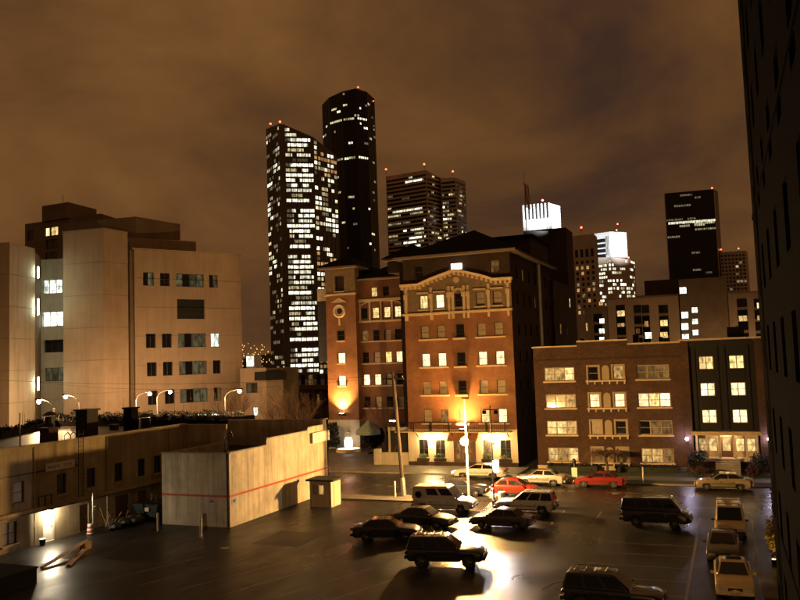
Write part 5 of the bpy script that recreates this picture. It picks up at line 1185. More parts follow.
for (x0, y0, w, h, mt) in ((602, 321, 5, 5, 'room_cold'), (602, 331, 5.5, 5, 'room_cold'), (602, 339, 5, 4, 'room_cold'), (683, 290.5, 6.5, 6.5, 'room_cold'), (685, 315, 6.5, 6.5, 'room_cold'), (685, 326.5, 6.5, 6.5, 'room_cold'), (685.5, 336.5, 6.5, 5, 'room_cold'),
        (694.7, 310, 5.5, 5.5, 'room_cold'), (695, 321.5, 5.5, 5.5, 'room_cold'), (695.5, 332.5, 5.5, 5.5, 'room_cold'), (621, 313.5, 7.5, 6, 'room'), (621, 325, 7, 4, 'room_dim'), (664, 323, 7, 6, 'room'), (664, 335, 7, 6, 'room'), (646.5, 324, 4, 6, 'room_dim'), (648.5, 335.5, 6.5, 6.5, 'room_cold'),
        (743, 318.5, 7.5, 5.5, 'room'), (760, 305.5, 5.5, 5.5, 'room_bright'), (760, 318, 5, 5, 'room_dim'), (601, 303.5, 4, 4, 'room_dim'), (587, 327, 2, 8, 'room_dim'), (638, 331, 4, 5, 'room_faint')):
    a, z = sx(x0, y0); k = Vector((P.x, P.y)).length/800*0.96; o = MB().fbox(Fb_, a-w*k/2, a+w*k/2, z-h*k/2, z+h*k/2, -0.2, -0.125).build('window', 'frame', fl_); ORG[o] = ORG[fl_]
    n_ = 2 if w > 5 else 1
    for q in range(n_): MB().fbox(Fb_, a-w*k/2+q*w*k/n_+0.05, a-w*k/2+(q+1)*w*k/n_-0.05, z-h*k/2+0.05, z+h*k/2-0.05, -0.24, -0.201).build('pane', mt, o)
p = sx(660, 278); MB().fbox(Fb_, p[0]-4.5, p[0]+4.5, 10, p[1], 6, 12).build('lift_house', 'brick_dark', fl_)
p = sx(655, 294); MB().fbox(Fb_, p[0]-5, p[0]+8, 10, p[1], 3, 10).build('plant_room', 'concrete_dark', fl_)
# steam drifting from the roofs
def steam(px, py, d, rx, rz, label, dens):
    p = PD(px, py, d); b = MB(); b.ball((p.x, p.y, p.z), 1.0, 16, 10)
    b.v = [((v[0]-p.x)*rx+p.x, (v[1]-p.y)*rx+p.y, (v[2]-p.z)*rz+p.z) for v in b.v]
    m = bpy.data.materials.new('steam'); m.use_nodes = True; t = m.node_tree; t.nodes.clear()
    o_ = N(t, 'ShaderNodeOutputMaterial'); pv = N(t, 'ShaderNodeVolumePrincipled'); pv.inputs['Color'].default_value = (0.9, 0.88, 0.85, 1)
    c = N(t, 'ShaderNodeTexCoord'); n = N(t, 'ShaderNodeTexNoise'); n.inputs['Scale'].default_value = 2.2/rx; n.inputs['Detail'].default_value = 5
    mp_ = N(t, 'ShaderNodeMapping'); mp_.inputs['Location'].default_value = (0, 0, -rz); mp_.inputs['Scale'].default_value = (1/rx, 1/rx, 1/rz)
    ln = N(t, 'ShaderNodeVectorMath', operation='LENGTH'); mr = N(t, 'ShaderNodeMapRange'); mr.inputs['From Min'].default_value = 1.0; mr.inputs['From Max'].default_value = 0.0
    t.links.new(c.outputs['Object'], mp_.inputs[0]); t.links.new(mp_.outputs[0], ln.inputs[0]); t.links.new(ln.outputs['Value'], mr.inputs['Value']); t.links.new(c.outputs['Object'], n.inputs['Vector'])
    m2 = N(t, 'ShaderNodeMapRange'); m2.inputs['From Min'].default_value = 0.42; m2.inputs['From Max'].default_value = 0.7; t.links.new(n.outputs['Fac'], m2.inputs['Value'])
    mu = N(t, 'ShaderNodeMath', operation='MULTIPLY'); t.links.new(mr.outputs[0], mu.inputs[0]); t.links.new(m2.outputs[0], mu.inputs[1])
    m3 = N(t, 'ShaderNodeMath', operation='MULTIPLY'); m3.inputs[1].default_value = dens; t.links.new(mu.outputs[0], m3.inputs[0]); t.links.new(m3.outputs[0], pv.inputs['Density'])
    t.links.new(pv.outputs[0], o_.inputs['Volume'])
    M['_steam'] = m; o = b.build('steam_plume', '_steam'); tag(o, label, 'steam', kind='stuff')
M['brick_void'] = brick('near_black_brick', (0.006, 0.005, 0.0045), (0.005, 0.004, 0.0035), (0.006, 0.005, 0.004), 1.0, spec=0.03)  # unlit look put into the colour, darker than real brick
# ================================================================== dark building on the right
dk = thing('dark_brick_building', 'unlit dark brick building closing the right side beside the parked cars', 'building', (1.6, 42.6, 0))
Fk1 = Face((1.6, 42.6), (1.6, -8)); Fk2 = Face((14, 42.6), (1.6, 42.6))
kz = [1.2+3.3*k for k in range(9)]; ka = [3+4.4*k for k in range(11)]
kh = [(a-0.7, a+0.7, z, z+1.8) for a in ka for z in kz]
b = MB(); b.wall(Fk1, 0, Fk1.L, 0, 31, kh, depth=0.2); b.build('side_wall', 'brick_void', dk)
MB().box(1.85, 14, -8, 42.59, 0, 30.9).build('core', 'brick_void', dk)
MB().box(1.6, 1.86, 42.4, 42.62, 0, 31).build('corner_pier', 'brick_void', dk)
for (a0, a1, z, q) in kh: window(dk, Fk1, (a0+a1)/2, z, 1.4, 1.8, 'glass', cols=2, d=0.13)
MB().fbox(Fk1, 0.3, Fk1.L, 18.2, 18.4, -0.05, 0.0).build('string_course', 'brick_void', dk)
MB().fbox(Fk1, 0.0, Fk1.L, 31.0, 31.5, -0.06, 0.4).build('cornice', 'brick_void', dk)
MB().fbox(Fk1, 0.1, Fk1.L, 4.3, 4.5, -0.04, 0.0).build('base_course', 'brick_void', dk)
MB().tube(Fk1.pt(5.0, 0.1, -0.05), Fk1.pt(5.0, 30.9, -0.05), 0.04, 7).build('drainpipe', 'metal_dark', dk)
pad = sheet('loading_pad', rect(0.98, 1.58, 43.0, 48.0), 0.06, 'pavement', thick=0.06)
b = MB().box(1.15, 1.5, 44.6, 45.3, 0.062, 0.075); o = b.build('drain_grate', 'metal_dark'); tag(o, 'small dark drain grate set in the pale pad by the corner', 'grate')
g = shrub('golden_shrub', 1.95, 51.0, 0.65, 2.7, 'tall golden lit shrub beyond the dark building corner', 'leaf_gold', 91, z=0.0, n=2200, size=0.1)
shrub('corner_evergreen', 2.9, 57.5, 0.9, 4.2, 'dark tall evergreen behind the golden shrub', 'leaf_dark', 92, z=0.0, n=3000, size=0.12, cat='shrub')
gl = thing('ground_spotlight', 'small ground spotlight shining on the golden shrub', 'lamp', (1.75, 49.7, 0))
MB().lathe([(0.1, 0.0), (0.14, 0.25), (0.12, 0.26)], (1.75, 49.7, 0), 10).build('housing', 'metal_dark', gl); MB().lathe([(0.1, 0.261), (0.1, 0.27)], (1.75, 49.7, 0), 10).build('lens', glow('spot_lens', (1, 0.75, 0.3), 10), gl)
spot('ground_spotlight_beam', None, (1.75, 49.7, 0.3), (1.95, 51.0, 1.7), 130, (1, 0.7, 0.25), 80, 0.7)

# ================================================================== lamps and poles
wl2 = thing('wall_lantern', 'sodium wall lantern bracketed on the dark building above the row of cars', 'lamp', (1.5, 12.0, 6.6))
MB().box(1.3, 1.59, 11.9, 12.1, 6.6, 6.75).build('bracket', 'metal_dark', wl2); MB().box(0.95, 1.3, 11.8, 12.2, 6.62, 6.85).build('hood', 'metal_dark', wl2)
MB().lathe([(0.05, -0.22), (0.15, -0.12), (0.17, -0.005)], (1.12, 12.0, 6.62), 12).build('lens', glow('wall_lantern_glass', (1.0, 0.58, 0.22), 3600), wl2)
M['sodium'] = glow('sodium_lamp_glass', (1.0, 0.55, 0.17), 5300)
M['mercury'] = glow('white_flood_glass', (0.98, 0.92, 1.0), 420)
la = thing('lot_lamp_post', 'steel lamp post with glaring globe beside the white van', 'lamp post', (-20.95, 65.9, 0))
X, Y = -20.95, 65.9
MB().tube((X, Y, 0.05), (X-0.05, Y, 8.5), 0.11, 10, 0.07).build('pole', 'white_metal', la); MB().lathe([(0.24, 0.0), (0.24, 0.25), (0.12, 0.35)], (X, Y, 0), 12).build('base', 'metal', la)
MB().box(X-0.28, X+0.32, Y-0.12, Y+0.12, 8.5, 8.66).build('top_head', 'metal_dark', la)
MB().box(X-0.12, X+0.05, Y-0.5, Y-0.1, 5.25, 5.4).build('bracket', 'metal_dark', la)
MB().ball((X-0.03, Y-0.55, 4.95), 0.33, 16, 10).build('globe', 'sodium', la, smooth=True)
lb = thing('flood_lamp_post', 'thin dark pole carrying a blue white floodlight between the parked cars', 'lamp post', (-18.4, 64.8, 0))
X, Y = -18.45, 64.8
MB().tube((X, Y, 0), (X, Y, 8.0), 0.07, 8, 0.05).build('pole', 'metal_dark', lb); MB().lathe([(0.17, 0.0), (0.17, 0.2), (0.08, 0.3)], (X, Y, 0), 12).build('base', 'metal_dark', lb)
MB().box(X-0.6, X+0.6, Y-0.05, Y+0.05, 7.6, 7.68).build('crossbar', 'metal_dark', lb)
for dx in (-0.5, 0.5): MB().box(X+dx-0.14, X+dx+0.14, Y-0.2, Y+0.06, 7.3, 7.58).build('dead_floodlight', 'metal_dark', lb)
MB().box(X+0.08, X+0.56, Y-0.14, Y+0.1, 2.55, 3.5).build('light_housing', 'metal', lb)
MB().box(X+0.12, X+0.52, Y-0.2, Y-0.141, 2.62, 3.43).build('flood_lens', glow('flood_lens_glass', (0.97, 0.9, 0.92), 560), lb)
MB().lathe([(0.3, 0.0), (0.32, 0.75), (0.3, 0.8), (0.05, 0.82)], (-18.0, 65.6, 0), 12).build('barrel', 'white_metal', tag(thing('white_barrel', 'white traffic barrel at the foot of the floodlight pole', 'barrel', (-18.0, 65.6, 0)), None))
up_ = thing('utility_pole', 'leaning dark wooden utility pole with pale base sleeve at the lot entrance', 'utility pole', (-26.95, 66.0, 0.1))
pole_top = Vector((-27.6, 66.0, 11.0))
MB().tube((-26.95, 66.0, 0.1), pole_top, 0.2, 10, 0.14).build('pole', 'wood', up_); MB().tube((-26.95, 66.0, 0.08), (-27.05, 66.0, 1.7), 0.24, 10, 0.23).build('sleeve', 'metal', up_)
MB().box(-28.6, -26.6, 65.93, 66.07, 10.3, 10.44).build('crossarm', 'wood', up_)
for dx in (-0.9, -0.4, 0.4, 0.9): MB().lathe([(0.05, 10.44), (0.07, 10.55), (0.03, 10.65)], (-27.6+dx, 66.0, 0), 8).build('insulator', 'cream', up_)
sl = tag(MB().tube((-27.6, 65.6, 0.1), (-27.6, 65.6, 1.35), 0.08, 8).build('guard_post', 'white_metal'), 'short white guard post beside the utility pole', 'post')
MB().ball((-27.6, 65.6, 1.35), 0.082, 8, 5).build('cap', 'white_metal', sl)
for k, (dx, end, lbl) in enumerate(((-0.9, (-88, 60, 13.0), 'upper black overhead wire running left from the utility pole'), (0.9, (-82, 78, 10.8), 'lower black overhead wire running left from the utility pole'))):
    a = Vector((-27.6+dx, 66.0, 10.65)); c = Vector(end); pts = []
    for q in range(17):
        f = q/16; p = a.lerp(c, f); p.z -= 1.1*4*f*(1-f); pts.append(p)
    tag(MB().path(pts, 0.018, 4).build('overhead_wire', 'trim'), lbl, 'wire')
# street lamps in the side street behind the low roofs
M['street'] = glow('street_lamp_glass', (1.0, 0.57, 0.25), 1900)
def street_lamp(px, py, d, dirx, label, power_mat='street', h=8.3, arm=2.4):
    g = PD(px, py, d); x, y = g.x, g.y; t = thing('street_lamp', label, 'street lamp', (x, y, 0), group=None)
    MB().tube((x, y, 0), (x, y, h), 0.1, 8, 0.07).build('pole', 'metal', t)
    pts = [Vector((x, y, h-0.1))+Vector((dirx*arm*(1-math.cos(f*1.45)), 0, 1.0*math.sin(f*1.5))) for f in (0, 0.3, 0.6, 0.85, 1.0)]
    MB().path(pts, 0.055, 7).build('arm', 'metal', t); e = pts[-1]
    MB().box(e.x-0.35, e.x+0.35, e.y-0.17, e.y+0.17, e.z-0.05, e.z+0.12).build('lamp_head', 'metal_dark', t)
    MB().ball((e.x, e.y, e.z-0.26), 0.2, 12, 8).build('lamp_bowl', power_mat, t, smooth=True)
street_lamp(54, 400, 84, -1, 'curved arm street lamp before the pale lit bay of the hospital')
street_lamp(79, 398, 97, -1, 'street lamp with brightly lit pole before the hospital stair tower')
street_lamp(136, 398, 99, 1, 'curved arm street lamp before the left end of the hospital wing')
street_lamp(157, 403, 104, 1, 'curved arm street lamp before the middle of the hospital wing')
street_lamp(225, 402, 97, 1, 'street lamp standing before the right end of the hospital wing')

street_lamp(640, 352, 188, 1, 'unseen added street lamp behind the brick apartments lighting the beige flats', h=9)  # this lamp and the next are added out of view to light the flats
street_lamp(748, 350, 188, -1, 'unseen added street lamp behind the apartment entrance bay lighting the beige flats', h=9)
# repairs and ironwork in the lot surface
M['patch'] = asphalt('patched_asphalt', (0.03, 0.027, 0.024), 0.42, 0.62); M['tar'] = asphalt('tar_seal', (0.008, 0.008, 0.008), 0.18, 0.3)
for (x0, x1, y0, y1) in ((-30.5, -26.8, 47.0, 51.2), (-38, -33.5, 38.5, 41.0), (-8.8, -6.9, 63.2, 66.0)): sheet('asphalt_patch', rect(x0, x1, y0, y1), 0.003, 'patch')
r_ = random.Random(77)
for (x, y, n_) in ((-33, 44, 14), (-24, 40, 12), (-12, 56, 12), (-28, 57, 13), (-7, 47, 10), (-40, 47, 9)):
    p = Vector((x, y)); w = r_.uniform(0, 6.28); b = MB()
    for k in range(n_):
        w += r_.uniform(-.55, .55); q = p+Vector((math.cos(w), math.sin(w)))*r_.uniform(0.5, 0.9); n2 = Vector((-(q-p).y, (q-p).x)).normalized()*0.03
        b.quad((*(p-n2), 0.0062), (*(q-n2), 0.0062), (*(q+n2), 0.0062), (*(p+n2), 0.0062)); p = q
    b.build('crack_seal', 'tar')['kind'] = 'structure'
for (x, y, lbl) in ((-31.5, 45.5, 'round iron manhole cover in the open asphalt left of the dark cars'), (-9.5, 71.0, 'round iron manhole cover in the wet street before the red coupe')):
    t = thing('manhole_cover', lbl, 'manhole', (x, y, 0)); MB().lathe([(0.42, -0.002), (0.42, 0.012)], (x, y, 0), 20).build('frame', 'metal_dark', t); MB().lathe([(0.34, 0.012), (0.34, 0.018)], (x, y, 0), 20).build('lid', 'metal', t)

# ================================================================== cars
def quad_mesh(pts, t=0.008):
    return MB().add(pts, [(0, 1, 2, 3)])
PAINT = {}
def paint(name, col, rough=0.28, metal=0.0):
    if name not in PAINT:
        m = mat('car_paint_'+name, col, rough, metal, var=0.12, scale=1.3, bump=0, coat=0.8); PAINT[name] = m
    return PAINT[name]
KINDS = {
 'sedan': dict(L=4.65, W=1.76, r=0.315, wb=2.65, sill=0.24, top=[(-2.32, .62), (-2.3, .88), (-1.95, .97), (-1.5, .98), (1.0, .93), (1.95, .82), (2.25, .68), (2.33, .5)], gh=[(-1.72, .95), (-0.95, 1.39), (0.2, 1.42), (1.08, .91)], wins=[(0.06, 0.46), (0.5, 0.94)], doors=[(-0.95, 0.02), (0.04, 1.05)]),
 'coupe': dict(L=4.35, W=1.74, r=0.31, wb=2.5, sill=0.22, top=[(-2.17, .6), (-2.15, .86), (-1.7, .93), (1.0, .88), (1.8, .77), (2.1, .62), (2.18, .48)], gh=[(-1.7, .91), (-0.75, 1.29), (0.1, 1.31), (1.08, .87)], wins=[(0.08, 0.4), (0.45, 0.94)], doors=[(-0.45, 0.95)]),
 'hatch': dict(L=4.0, W=1.68, r=0.3, wb=2.45, sill=0.23, top=[(-2.0, .6), (-1.98, .92), (0.9, .9), (1.7, .78), (1.95, .62), (2.0, .5)], gh=[(-1.92, .91), (-1.35, 1.36), (0.15, 1.39), (1.0, .89)], wins=[(0.1, 0.45), (0.5, 0.94)], doors=[(-0.5, 0.9)]),
 'suv': dict(L=4.6, W=1.84, r=0.37, wb=2.75, sill=0.36, top=[(-2.28, .6), (-2.3, 1.04), (0.95, 1.04), (2.05, .98), (2.27, .85), (2.3, .62)], gh=[(-2.26, 1.03), (-2.06, 1.70), (0.1, 1.73), (0.95, 1.03)], wins=[(0.04, 0.32), (0.36, 0.64), (0.68, 0.95)], doors=[(-1.0, -0.02), (0.0, 0.95)], rack=True),
 'van': dict(L=4.9, W=1.95, r=0.36, wb=3.05, sill=0.34, top=[(-2.43, .6), (-2.45, 1.12), (1.3, 1.12), (2.2, 1.02), (2.42, .88), (2.45, .6)], gh=[(-2.43, 1.11), (-2.36, 1.98), (0.55, 2.02), (1.42, 1.10)], wins=[(0.36, 0.62), (0.68, 0.95)], doors=[(0.35, 1.35), (-1.0, 0.33)]),
 'bus': dict(L=4.6, W=1.85, r=0.33, wb=2.5, sill=0.32, top=[(-2.28, .6), (-2.3, 1.12), (1.75, 1.10), (2.12, 0.95), (2.28, .78), (2.3, .55)], gh=[(-2.29, 1.11), (-2.1, 1.93), (1.1, 1.96), (1.82, 1.09)], wins=[(0.03, 0.26), (0.29, 0.51), (0.54, 0.73), (0.77, 0.96)], doors=[(0.7, 1.6), (-0.7, 0.68)]),
}
def car(name, label, kind, pnt, loc, heading, rack=None, scale=1.0, roof=None, lights=None, cat='car', stretch=1.0):
    K = KINDS[kind]; root = thing(name, label, cat, (loc[0], loc[1], loc[2] if len(loc) > 2 else 0.0), heading)
    if abs(heading) < 1e-9: ORG[root] = Vector((0, 0, 0))
    root.scale = (scale*stretch, scale, scale)
    L, W, r, wb, sill = K['L'], K['W'], K['r'], K['wb'], K['sill']
    # side silhouette with wheel arches
    ra = r+0.07
    def arch(cx): 
        s0 = math.asin(min(0.95, max(-0.9, (sill-r)/ra)))
        return [(cx+ra*math.cos(w), r+ra*math.sin(w)) for w in [s0+(math.pi-2*s0)*k/8 for k in range(9)]]
    prof = list(K['top'])[::1]                                     # rear top to front top
    prof = prof + [(L/2-0.03, sill+0.06), (L/2-0.12, sill)] + arch(wb/2) + arch(-wb/2) + [(-L/2+0.1, sill), (-L/2+0.01, sill+0.08)]
    n = len(prof); h = W/2
    vs = []; lay = (-1, -0.955, -0.8, 0, 0.8, 0.955, 1)
    for q in lay:
        for (x, z) in prof:
            e_ = max(0.0, (abs(x)-(L/2-0.75))/0.75)                 # the ends round off in plan, the shoulders roll over
            xx = x-math.copysign(0.20*e_*abs(q)**4, x); zz = z
            if z > sill+0.42: zz = z-(0.11 if abs(q) == 1 else 0.035 if abs(q) > 0.9 else 0.0 if q else -0.025)
            vs.append((xx, q*h*(1-0.0*e_), zz))
    k_ = len(lay); fs = [tuple(range(n)), tuple(range(k_*n-1, (k_-1)*n-1, -1))]
    for k in range(k_-1):
        for i in range(n): fs.append((k*n+i, k*n+(i+1) % n, (k+1)*n+(i+1) % n, (k+1)*n+i))
    MB().add(vs, fs).build('body', pnt, root, smooth=38, bevel=0.025, seg=2)
    # rocker trim and rubbing strip along the flanks
    for sd in (-1, 1):
        MB().box(-wb/2+ra+0.05, wb/2-ra-0.05, min(sd*(h-.01), sd*(h+.018)), max(sd*(h-.01), sd*(h+.018)), sill+.02, sill+.1).build('rocker_trim', 'trim', root)
        MB().box(-wb/2+ra+0.02, wb/2-ra-0.02, min(sd*(h+.009), sd*(h+.02)), max(sd*(h+.009), sd*(h+.02)), sill+.3, sill+.35).build('rubbing_strip', 'trim', root)
    # dark wheel wells
    for cx in (wb/2, -wb/2): MB().box(cx-ra, cx+ra, -h+0.25, h-0.25, sill+0.02, r+ra*0.7).build('wheel_well', 'trim', root)
    # cabin
    (x0, z0), (x1, z1), (x2, z2), (x3, z3) = K['gh']; hb, ht = h-0.09, h-(0.27 if kind not in ('van', 'bus') else 0.17)
    def cp(u, v, side, out=0.0):
        bx_, bz_ = x0+(x3-x0)*u, z0+(z3-z0)*u; tx_, tz_ = x1+(x2-x1)*u, z1+(z2-z1)*u
        return (bx_+(tx_-bx_)*v, side*(hb+(ht-hb)*v+out), bz_+(tz_-bz_)*v)
    c8 = [(x0, -hb, z0-0.04), (x3, -hb, z3-0.04), (x3, hb, z3-0.04), (x0, hb, z0-0.04), (x1, -ht, z1), (x2, -ht, z2), (x2, ht, z2), (x1, ht, z1)]
    MB().hexa(c8).build('cabin', pnt, root, smooth=60, bevel=0.08, seg=3)
    if roof: MB().hexa([(x1+.06, -ht+.02, z1-.02), (x2-.06, -ht+.02, z2-.02), (x2-.06, ht-.02, z2-.02), (x1+.06, ht-.02, z1-.02), (x1+.12, -ht+.08, z1+.05), (x2-.15, -ht+.08, z2+.05), (x2-.15, ht-.08, z2+.05), (x1+.12, ht-.08, z1+.05)]).build('roof', roof, root, bevel=0.03)
    # glass
    def pane(nm, p): 
        m = MB(); c = sum((Vector(q) for q in p), Vector())/4; nn = (Vector(p[1])-Vector(p[0])).cross(Vector(p[2])-Vector(p[0])).normalized()
        if nn.dot(c-Vector(((x0+x3)/2, 0, (z0+z1)/2))) < 0: nn = -nn
        m.hexa([Vector(q) for q in p]+[Vector(q)+nn*0.012 for q in p]); m.build(nm, 'glass', root)
    i_ = 0.1; vlo = 0.3 if kind in ('van', 'bus') else 0.12
    def fr(xa, za, xb, zb, v, s): return (xa+(xb-xa)*v, s*(hb+(ht-hb)*v-i_), za+(zb-za)*v)
    pane('windscreen', [fr(x3, z3, x2, z2, 0.1, -1), fr(x3, z3, x2, z2, 0.1, 1), fr(x3, z3, x2, z2, 0.9, 1), fr(x3, z3, x2, z2, 0.9, -1)])
    pane('rear_window', [fr(x0, z0, x1, z1, 0.14, -1), fr(x0, z0, x1, z1, 0.14, 1), fr(x0, z0, x1, z1, 0.86, 1), fr(x0, z0, x1, z1, 0.86, -1)])
    for sd in (-1, 1):
        for (u0, u1) in K['wins']: pane('side_window', [cp(u0, vlo, sd), cp(u1, vlo, sd), cp(u1, 0.86, sd), cp(u0, 0.86, sd)])
    # doors as panels slightly proud of the flank
    for sd in (-1, 1):
        for (d0, d1) in K['doors']:
            o = MB().hexa([(d0+.02, sd*(h-.002), sill+.12), (d1-.02, sd*(h-.002), sill+.12), (d1-.02, sd*(h+.008), sill+.12), (d0+.02, sd*(h+.008), sill+.12), (d0+.02, sd*(h-.002), z3-.13), (d1-.02, sd*(h-.002), z3-.13), (d1-.02, sd*(h+.008), z3-.13), (d0+.02, sd*(h+.008), z3-.13)]).build('door', pnt, root)
            MB().box(d0+.06, d0+.22, min(sd*(h+.009), sd*(h+.035)), max(sd*(h+.009), sd*(h+.035)), z3-.25, z3-.21).build('handle', 'trim', o)
    # wheels
    for cx in (wb/2, -wb/2):
        for sd in (-1, 1):
            yc = sd*(h-0.11)
            w = put('wheel', cmesh(('tyre', r), lambda: MB().lathe([(r*0.6, -0.09), (r*0.93, -0.1), (r, -0.06), (r, 0.06), (r*0.93, 0.1), (r*0.6, 0.09)], (0, 0, 0), 20, 'y').mesh('wheel', 'rubber')), root, (cx, yc, r))
            def rimm():
                b = MB(); b.lathe([(r*0.64, -0.075), (r*0.64, 0.075)], (0, 0, 0), 18, 'y')
                for s2 in (-1, 1):
                    b.lathe([(r*0.2, s2*0.076), (r*0.12, s2*0.1)], (0, 0, 0), 10, 'y')
                    for k in range(5):
                        a = k*2*math.pi/5; p = (math.cos(a)*r*0.15, s2*0.083, math.sin(a)*r*0.15); q = (math.cos(a)*r*0.6, s2*0.083, math.sin(a)*r*0.6); b.tube(p, q, 0.03, 5)
                return b.mesh('rim', 'rim')
            put('rim', cmesh(('rim', r), rimm), w)
    # lights, bumpers, grille, plates, mirrors
    zt_ = K['top'][-2][1] if kind not in ('bus',) else 0.8; xf = K['top'][-2][0]
    zl = zt_-0.1
    for sd in (-1, 1):
        hl = MB().box(xf-0.02, xf+0.06, min(sd*(h-.5), sd*(h-.12)), max(sd*(h-.5), sd*(h-.12)), zl-.09, zl+.07).build('headlight', lights or 'lens', root, bevel=0.02)
        MB().box(-L/2-0.02, -L/2+0.06, min(sd*(h-.45), sd*(h-.06)), max(sd*(h-.45), sd*(h-.06)), .72, .88).build('taillight', 'tail', root, bevel=0.02)
        mx_ = K['gh'][3][0]-0.22; MB().box(mx_-.07, mx_+.06, min(sd*(h-.02), sd*(h+.17)), max(sd*(h-.02), sd*(h+.17)), z3+.02, z3+.15).build('mirror', pnt if kind in ('sedan', 'coupe') else 'trim', root, bevel=0.02)
    MB().box(xf+0.0, xf+0.05, -h+.55, h-.55, zl-.08, zl+.05).build('grille', 'trim', root)
    MB().box(L/2-0.1, L/2+0.06, -h+.06, h-.06, sill+.08, sill+.26).build('bumper', 'trim' if kind in ('suv', 'van', 'bus') else pnt, root, bevel=0.03)
    MB().box(-L/2-0.06, -L/2+0.1, -h+.06, h-.06, sill+.1, sill+.28).build('bumper', 'trim' if kind in ('suv', 'van', 'bus') else pnt, root, bevel=0.03)
    MB().box(L/2+0.061, L/2+0.07, -0.2, 0.2, sill+.1, sill+.22).build('number_plate', 'plate', root); MB().box(-L/2-0.075, -L/2-0.061, -0.2, 0.2, sill+.14, sill+.26).build('number_plate', 'plate', root)
    if rack if rack is not None else K.get('rack'):
        b = MB()
        for sd in (-1, 1): b.tube((x1+.2, sd*(ht-.08), z1+.09), (x2-.25, sd*(ht-.08), z2+.08), 0.022, 6)
        for k in range(4):
            xx = x1+.35+k*(x2-x1-.7)/3
            b.tube((xx, -ht+.08, z1+.09), (xx, ht-.08, z1+.09), 0.02, 6)
            for sd in (-1, 1): b.tube((xx, sd*(ht-.08), z1+.0), (xx, sd*(ht-.08), z1+.09), 0.018, 5)
        b.build('roof_rack', 'metal', root)
    return root
def pose(rear, front, L_wb):
    """two wheel contact pixels on the near side -> centre and heading"""
    a, c = G(*rear), G(*front); return a, c, math.atan2((c-a).y, (c-a).x)
def car_at(name, label, kind, pnt, rear, front, **kw):
    a, c, hd = pose(rear, front, 0); mid = (a+c)/2; W = KINDS[kind]['W']; z = kw.pop('z', 0.0)
    nside = Vector((-math.sin(hd), math.cos(hd), 0))
    if nside.dot(mid-Vector((0, 0, 0))) < 0: nside = -nside
    p = mid+nside*(W/2-0.1); return car(name, label, kind, pnt, (p.x, p.y, z), hd, **kw)
black, dgreen = paint('black', (0.012, 0.012, 0.013)), paint('dark_green', (0.012, 0.018, 0.016))
white, silver = paint('white', (0.66, 0.63, 0.56)), paint('silver', (0.5, 0.48, 0.44), 0.25, 0.3)
red, beige, navy, yellow = paint('red', (0.22, 0.016, 0.010)), paint('beige', (0.44, 0.35, 0.2), 0.28, 0.2), paint('navy', (0.012, 0.014, 0.025)), paint('cream', (0.82, 0.6, 0.24))
grey = paint('grey', (0.09, 0.09, 0.085), 0.3, 0.3)
PI = math.pi
car('parked_suv', 'dark sport utility vehicle casting a long shadow in the middle of the lot', 'suv', black, (-15.9, 45.2), R_(10), cat='car')
car('parked_sedan', 'black sedan parked behind the dark sport utility vehicle', 'sedan', black, (-22.0, 50.6), R_(14))
car('parked_sedan', 'black sedan with glaring bonnet facing the floodlight pole', 'sedan', black, (-20.9, 54.9), R_(-6))
car('parked_van', 'white passenger van with rounded roof beside the lamp post', 'van', white, (-21.3, 60.6), R_(2), roof=white)
car('parked_sedan', 'dark sedan at the near kerb behind the white van', 'sedan', navy, (-22.2, 68.3), 0.0)
car('parked_sedan', 'dark compact sedan with pale roof in front of the white sport utility vehicle', 'sedan', grey, (-15.4, 55.9), PI-0.05, scale=0.95)
car('parked_suv', 'white sport utility vehicle with roof rack parked in the lot', 'suv', white, (-14.9, 61.2), PI+0.02)
car('parked_hatchback', 'red hatchback at the near kerb behind the white sport utility vehicle', 'hatch', red, (-17.6, 69.0), 0.0)
M['headlamp_on'] = glow('car_headlamp', (1.0, 0.9, 0.7), 30)
car('parked_sedan', 'long white sedan with lit headlamps before the hotel door', 'sedan', white, (-23.6, 78.2), PI, stretch=1.18, lights='headlamp_on')
car('parked_sedan', 'silver sedan at the kerb between the hotel and apartments', 'sedan', silver, (-16.7, 74.9), PI)
car('parked_coupe', 'bright red coupe at the kerb under the weeping tree', 'coupe', red, (-11.3, 74.75), PI, stretch=1.05)
car('parked_sedan', 'beige sedan at the kerb before the lit entrance', 'sedan', beige, (-0.9, 75.0), PI)
bus = car('parked_minibus', 'black boxy camper van standing across the lot', 'bus', black, (-5.2, 58.8), R_(-2), cat='van')
car('parked_van', 'cream van with roof rack heading the row by the dark wall', 'bus', paint('pale_cream', (0.75, 0.58, 0.32)), (-0.45, 57.2), -PI/2+0.01, rack=True, cat='van')
car('parked_sedan', 'dark grey sedan between the cream van and the yellow car', 'sedan', grey, (-0.85, 50.9), -PI/2)
car('parked_sedan', 'cream yellow sedan with sunroof at the end of the row by the dark wall', 'sedan', yellow, (-0.35, 44.2), -PI/2+0.03)
car('parked_suv', 'black sport utility vehicle by the painted stall lines', 'suv', black, (-5.6, 39.4), R_(-2))
# sunroof on the yellow car and an oval emblem on the van are flat details of their bodies
ys = [o for o in bpy.data.objects if o.get('label', '').startswith('cream yellow')][0]
MB().box(-0.75, -0.1, -0.42, 0.42, 1.405, 1.425).build('sunroof', 'glass', ys)
wv = [o for o in bpy.data.objects if o.get('label', '').startswith('white passenger')][0]
b = MB(); b.lathe([(0.26, -0.91), (0.26, -0.925)], (-1.85, 0, 1.42), 18, 'y'); b.build('round_window', 'glass', wv)

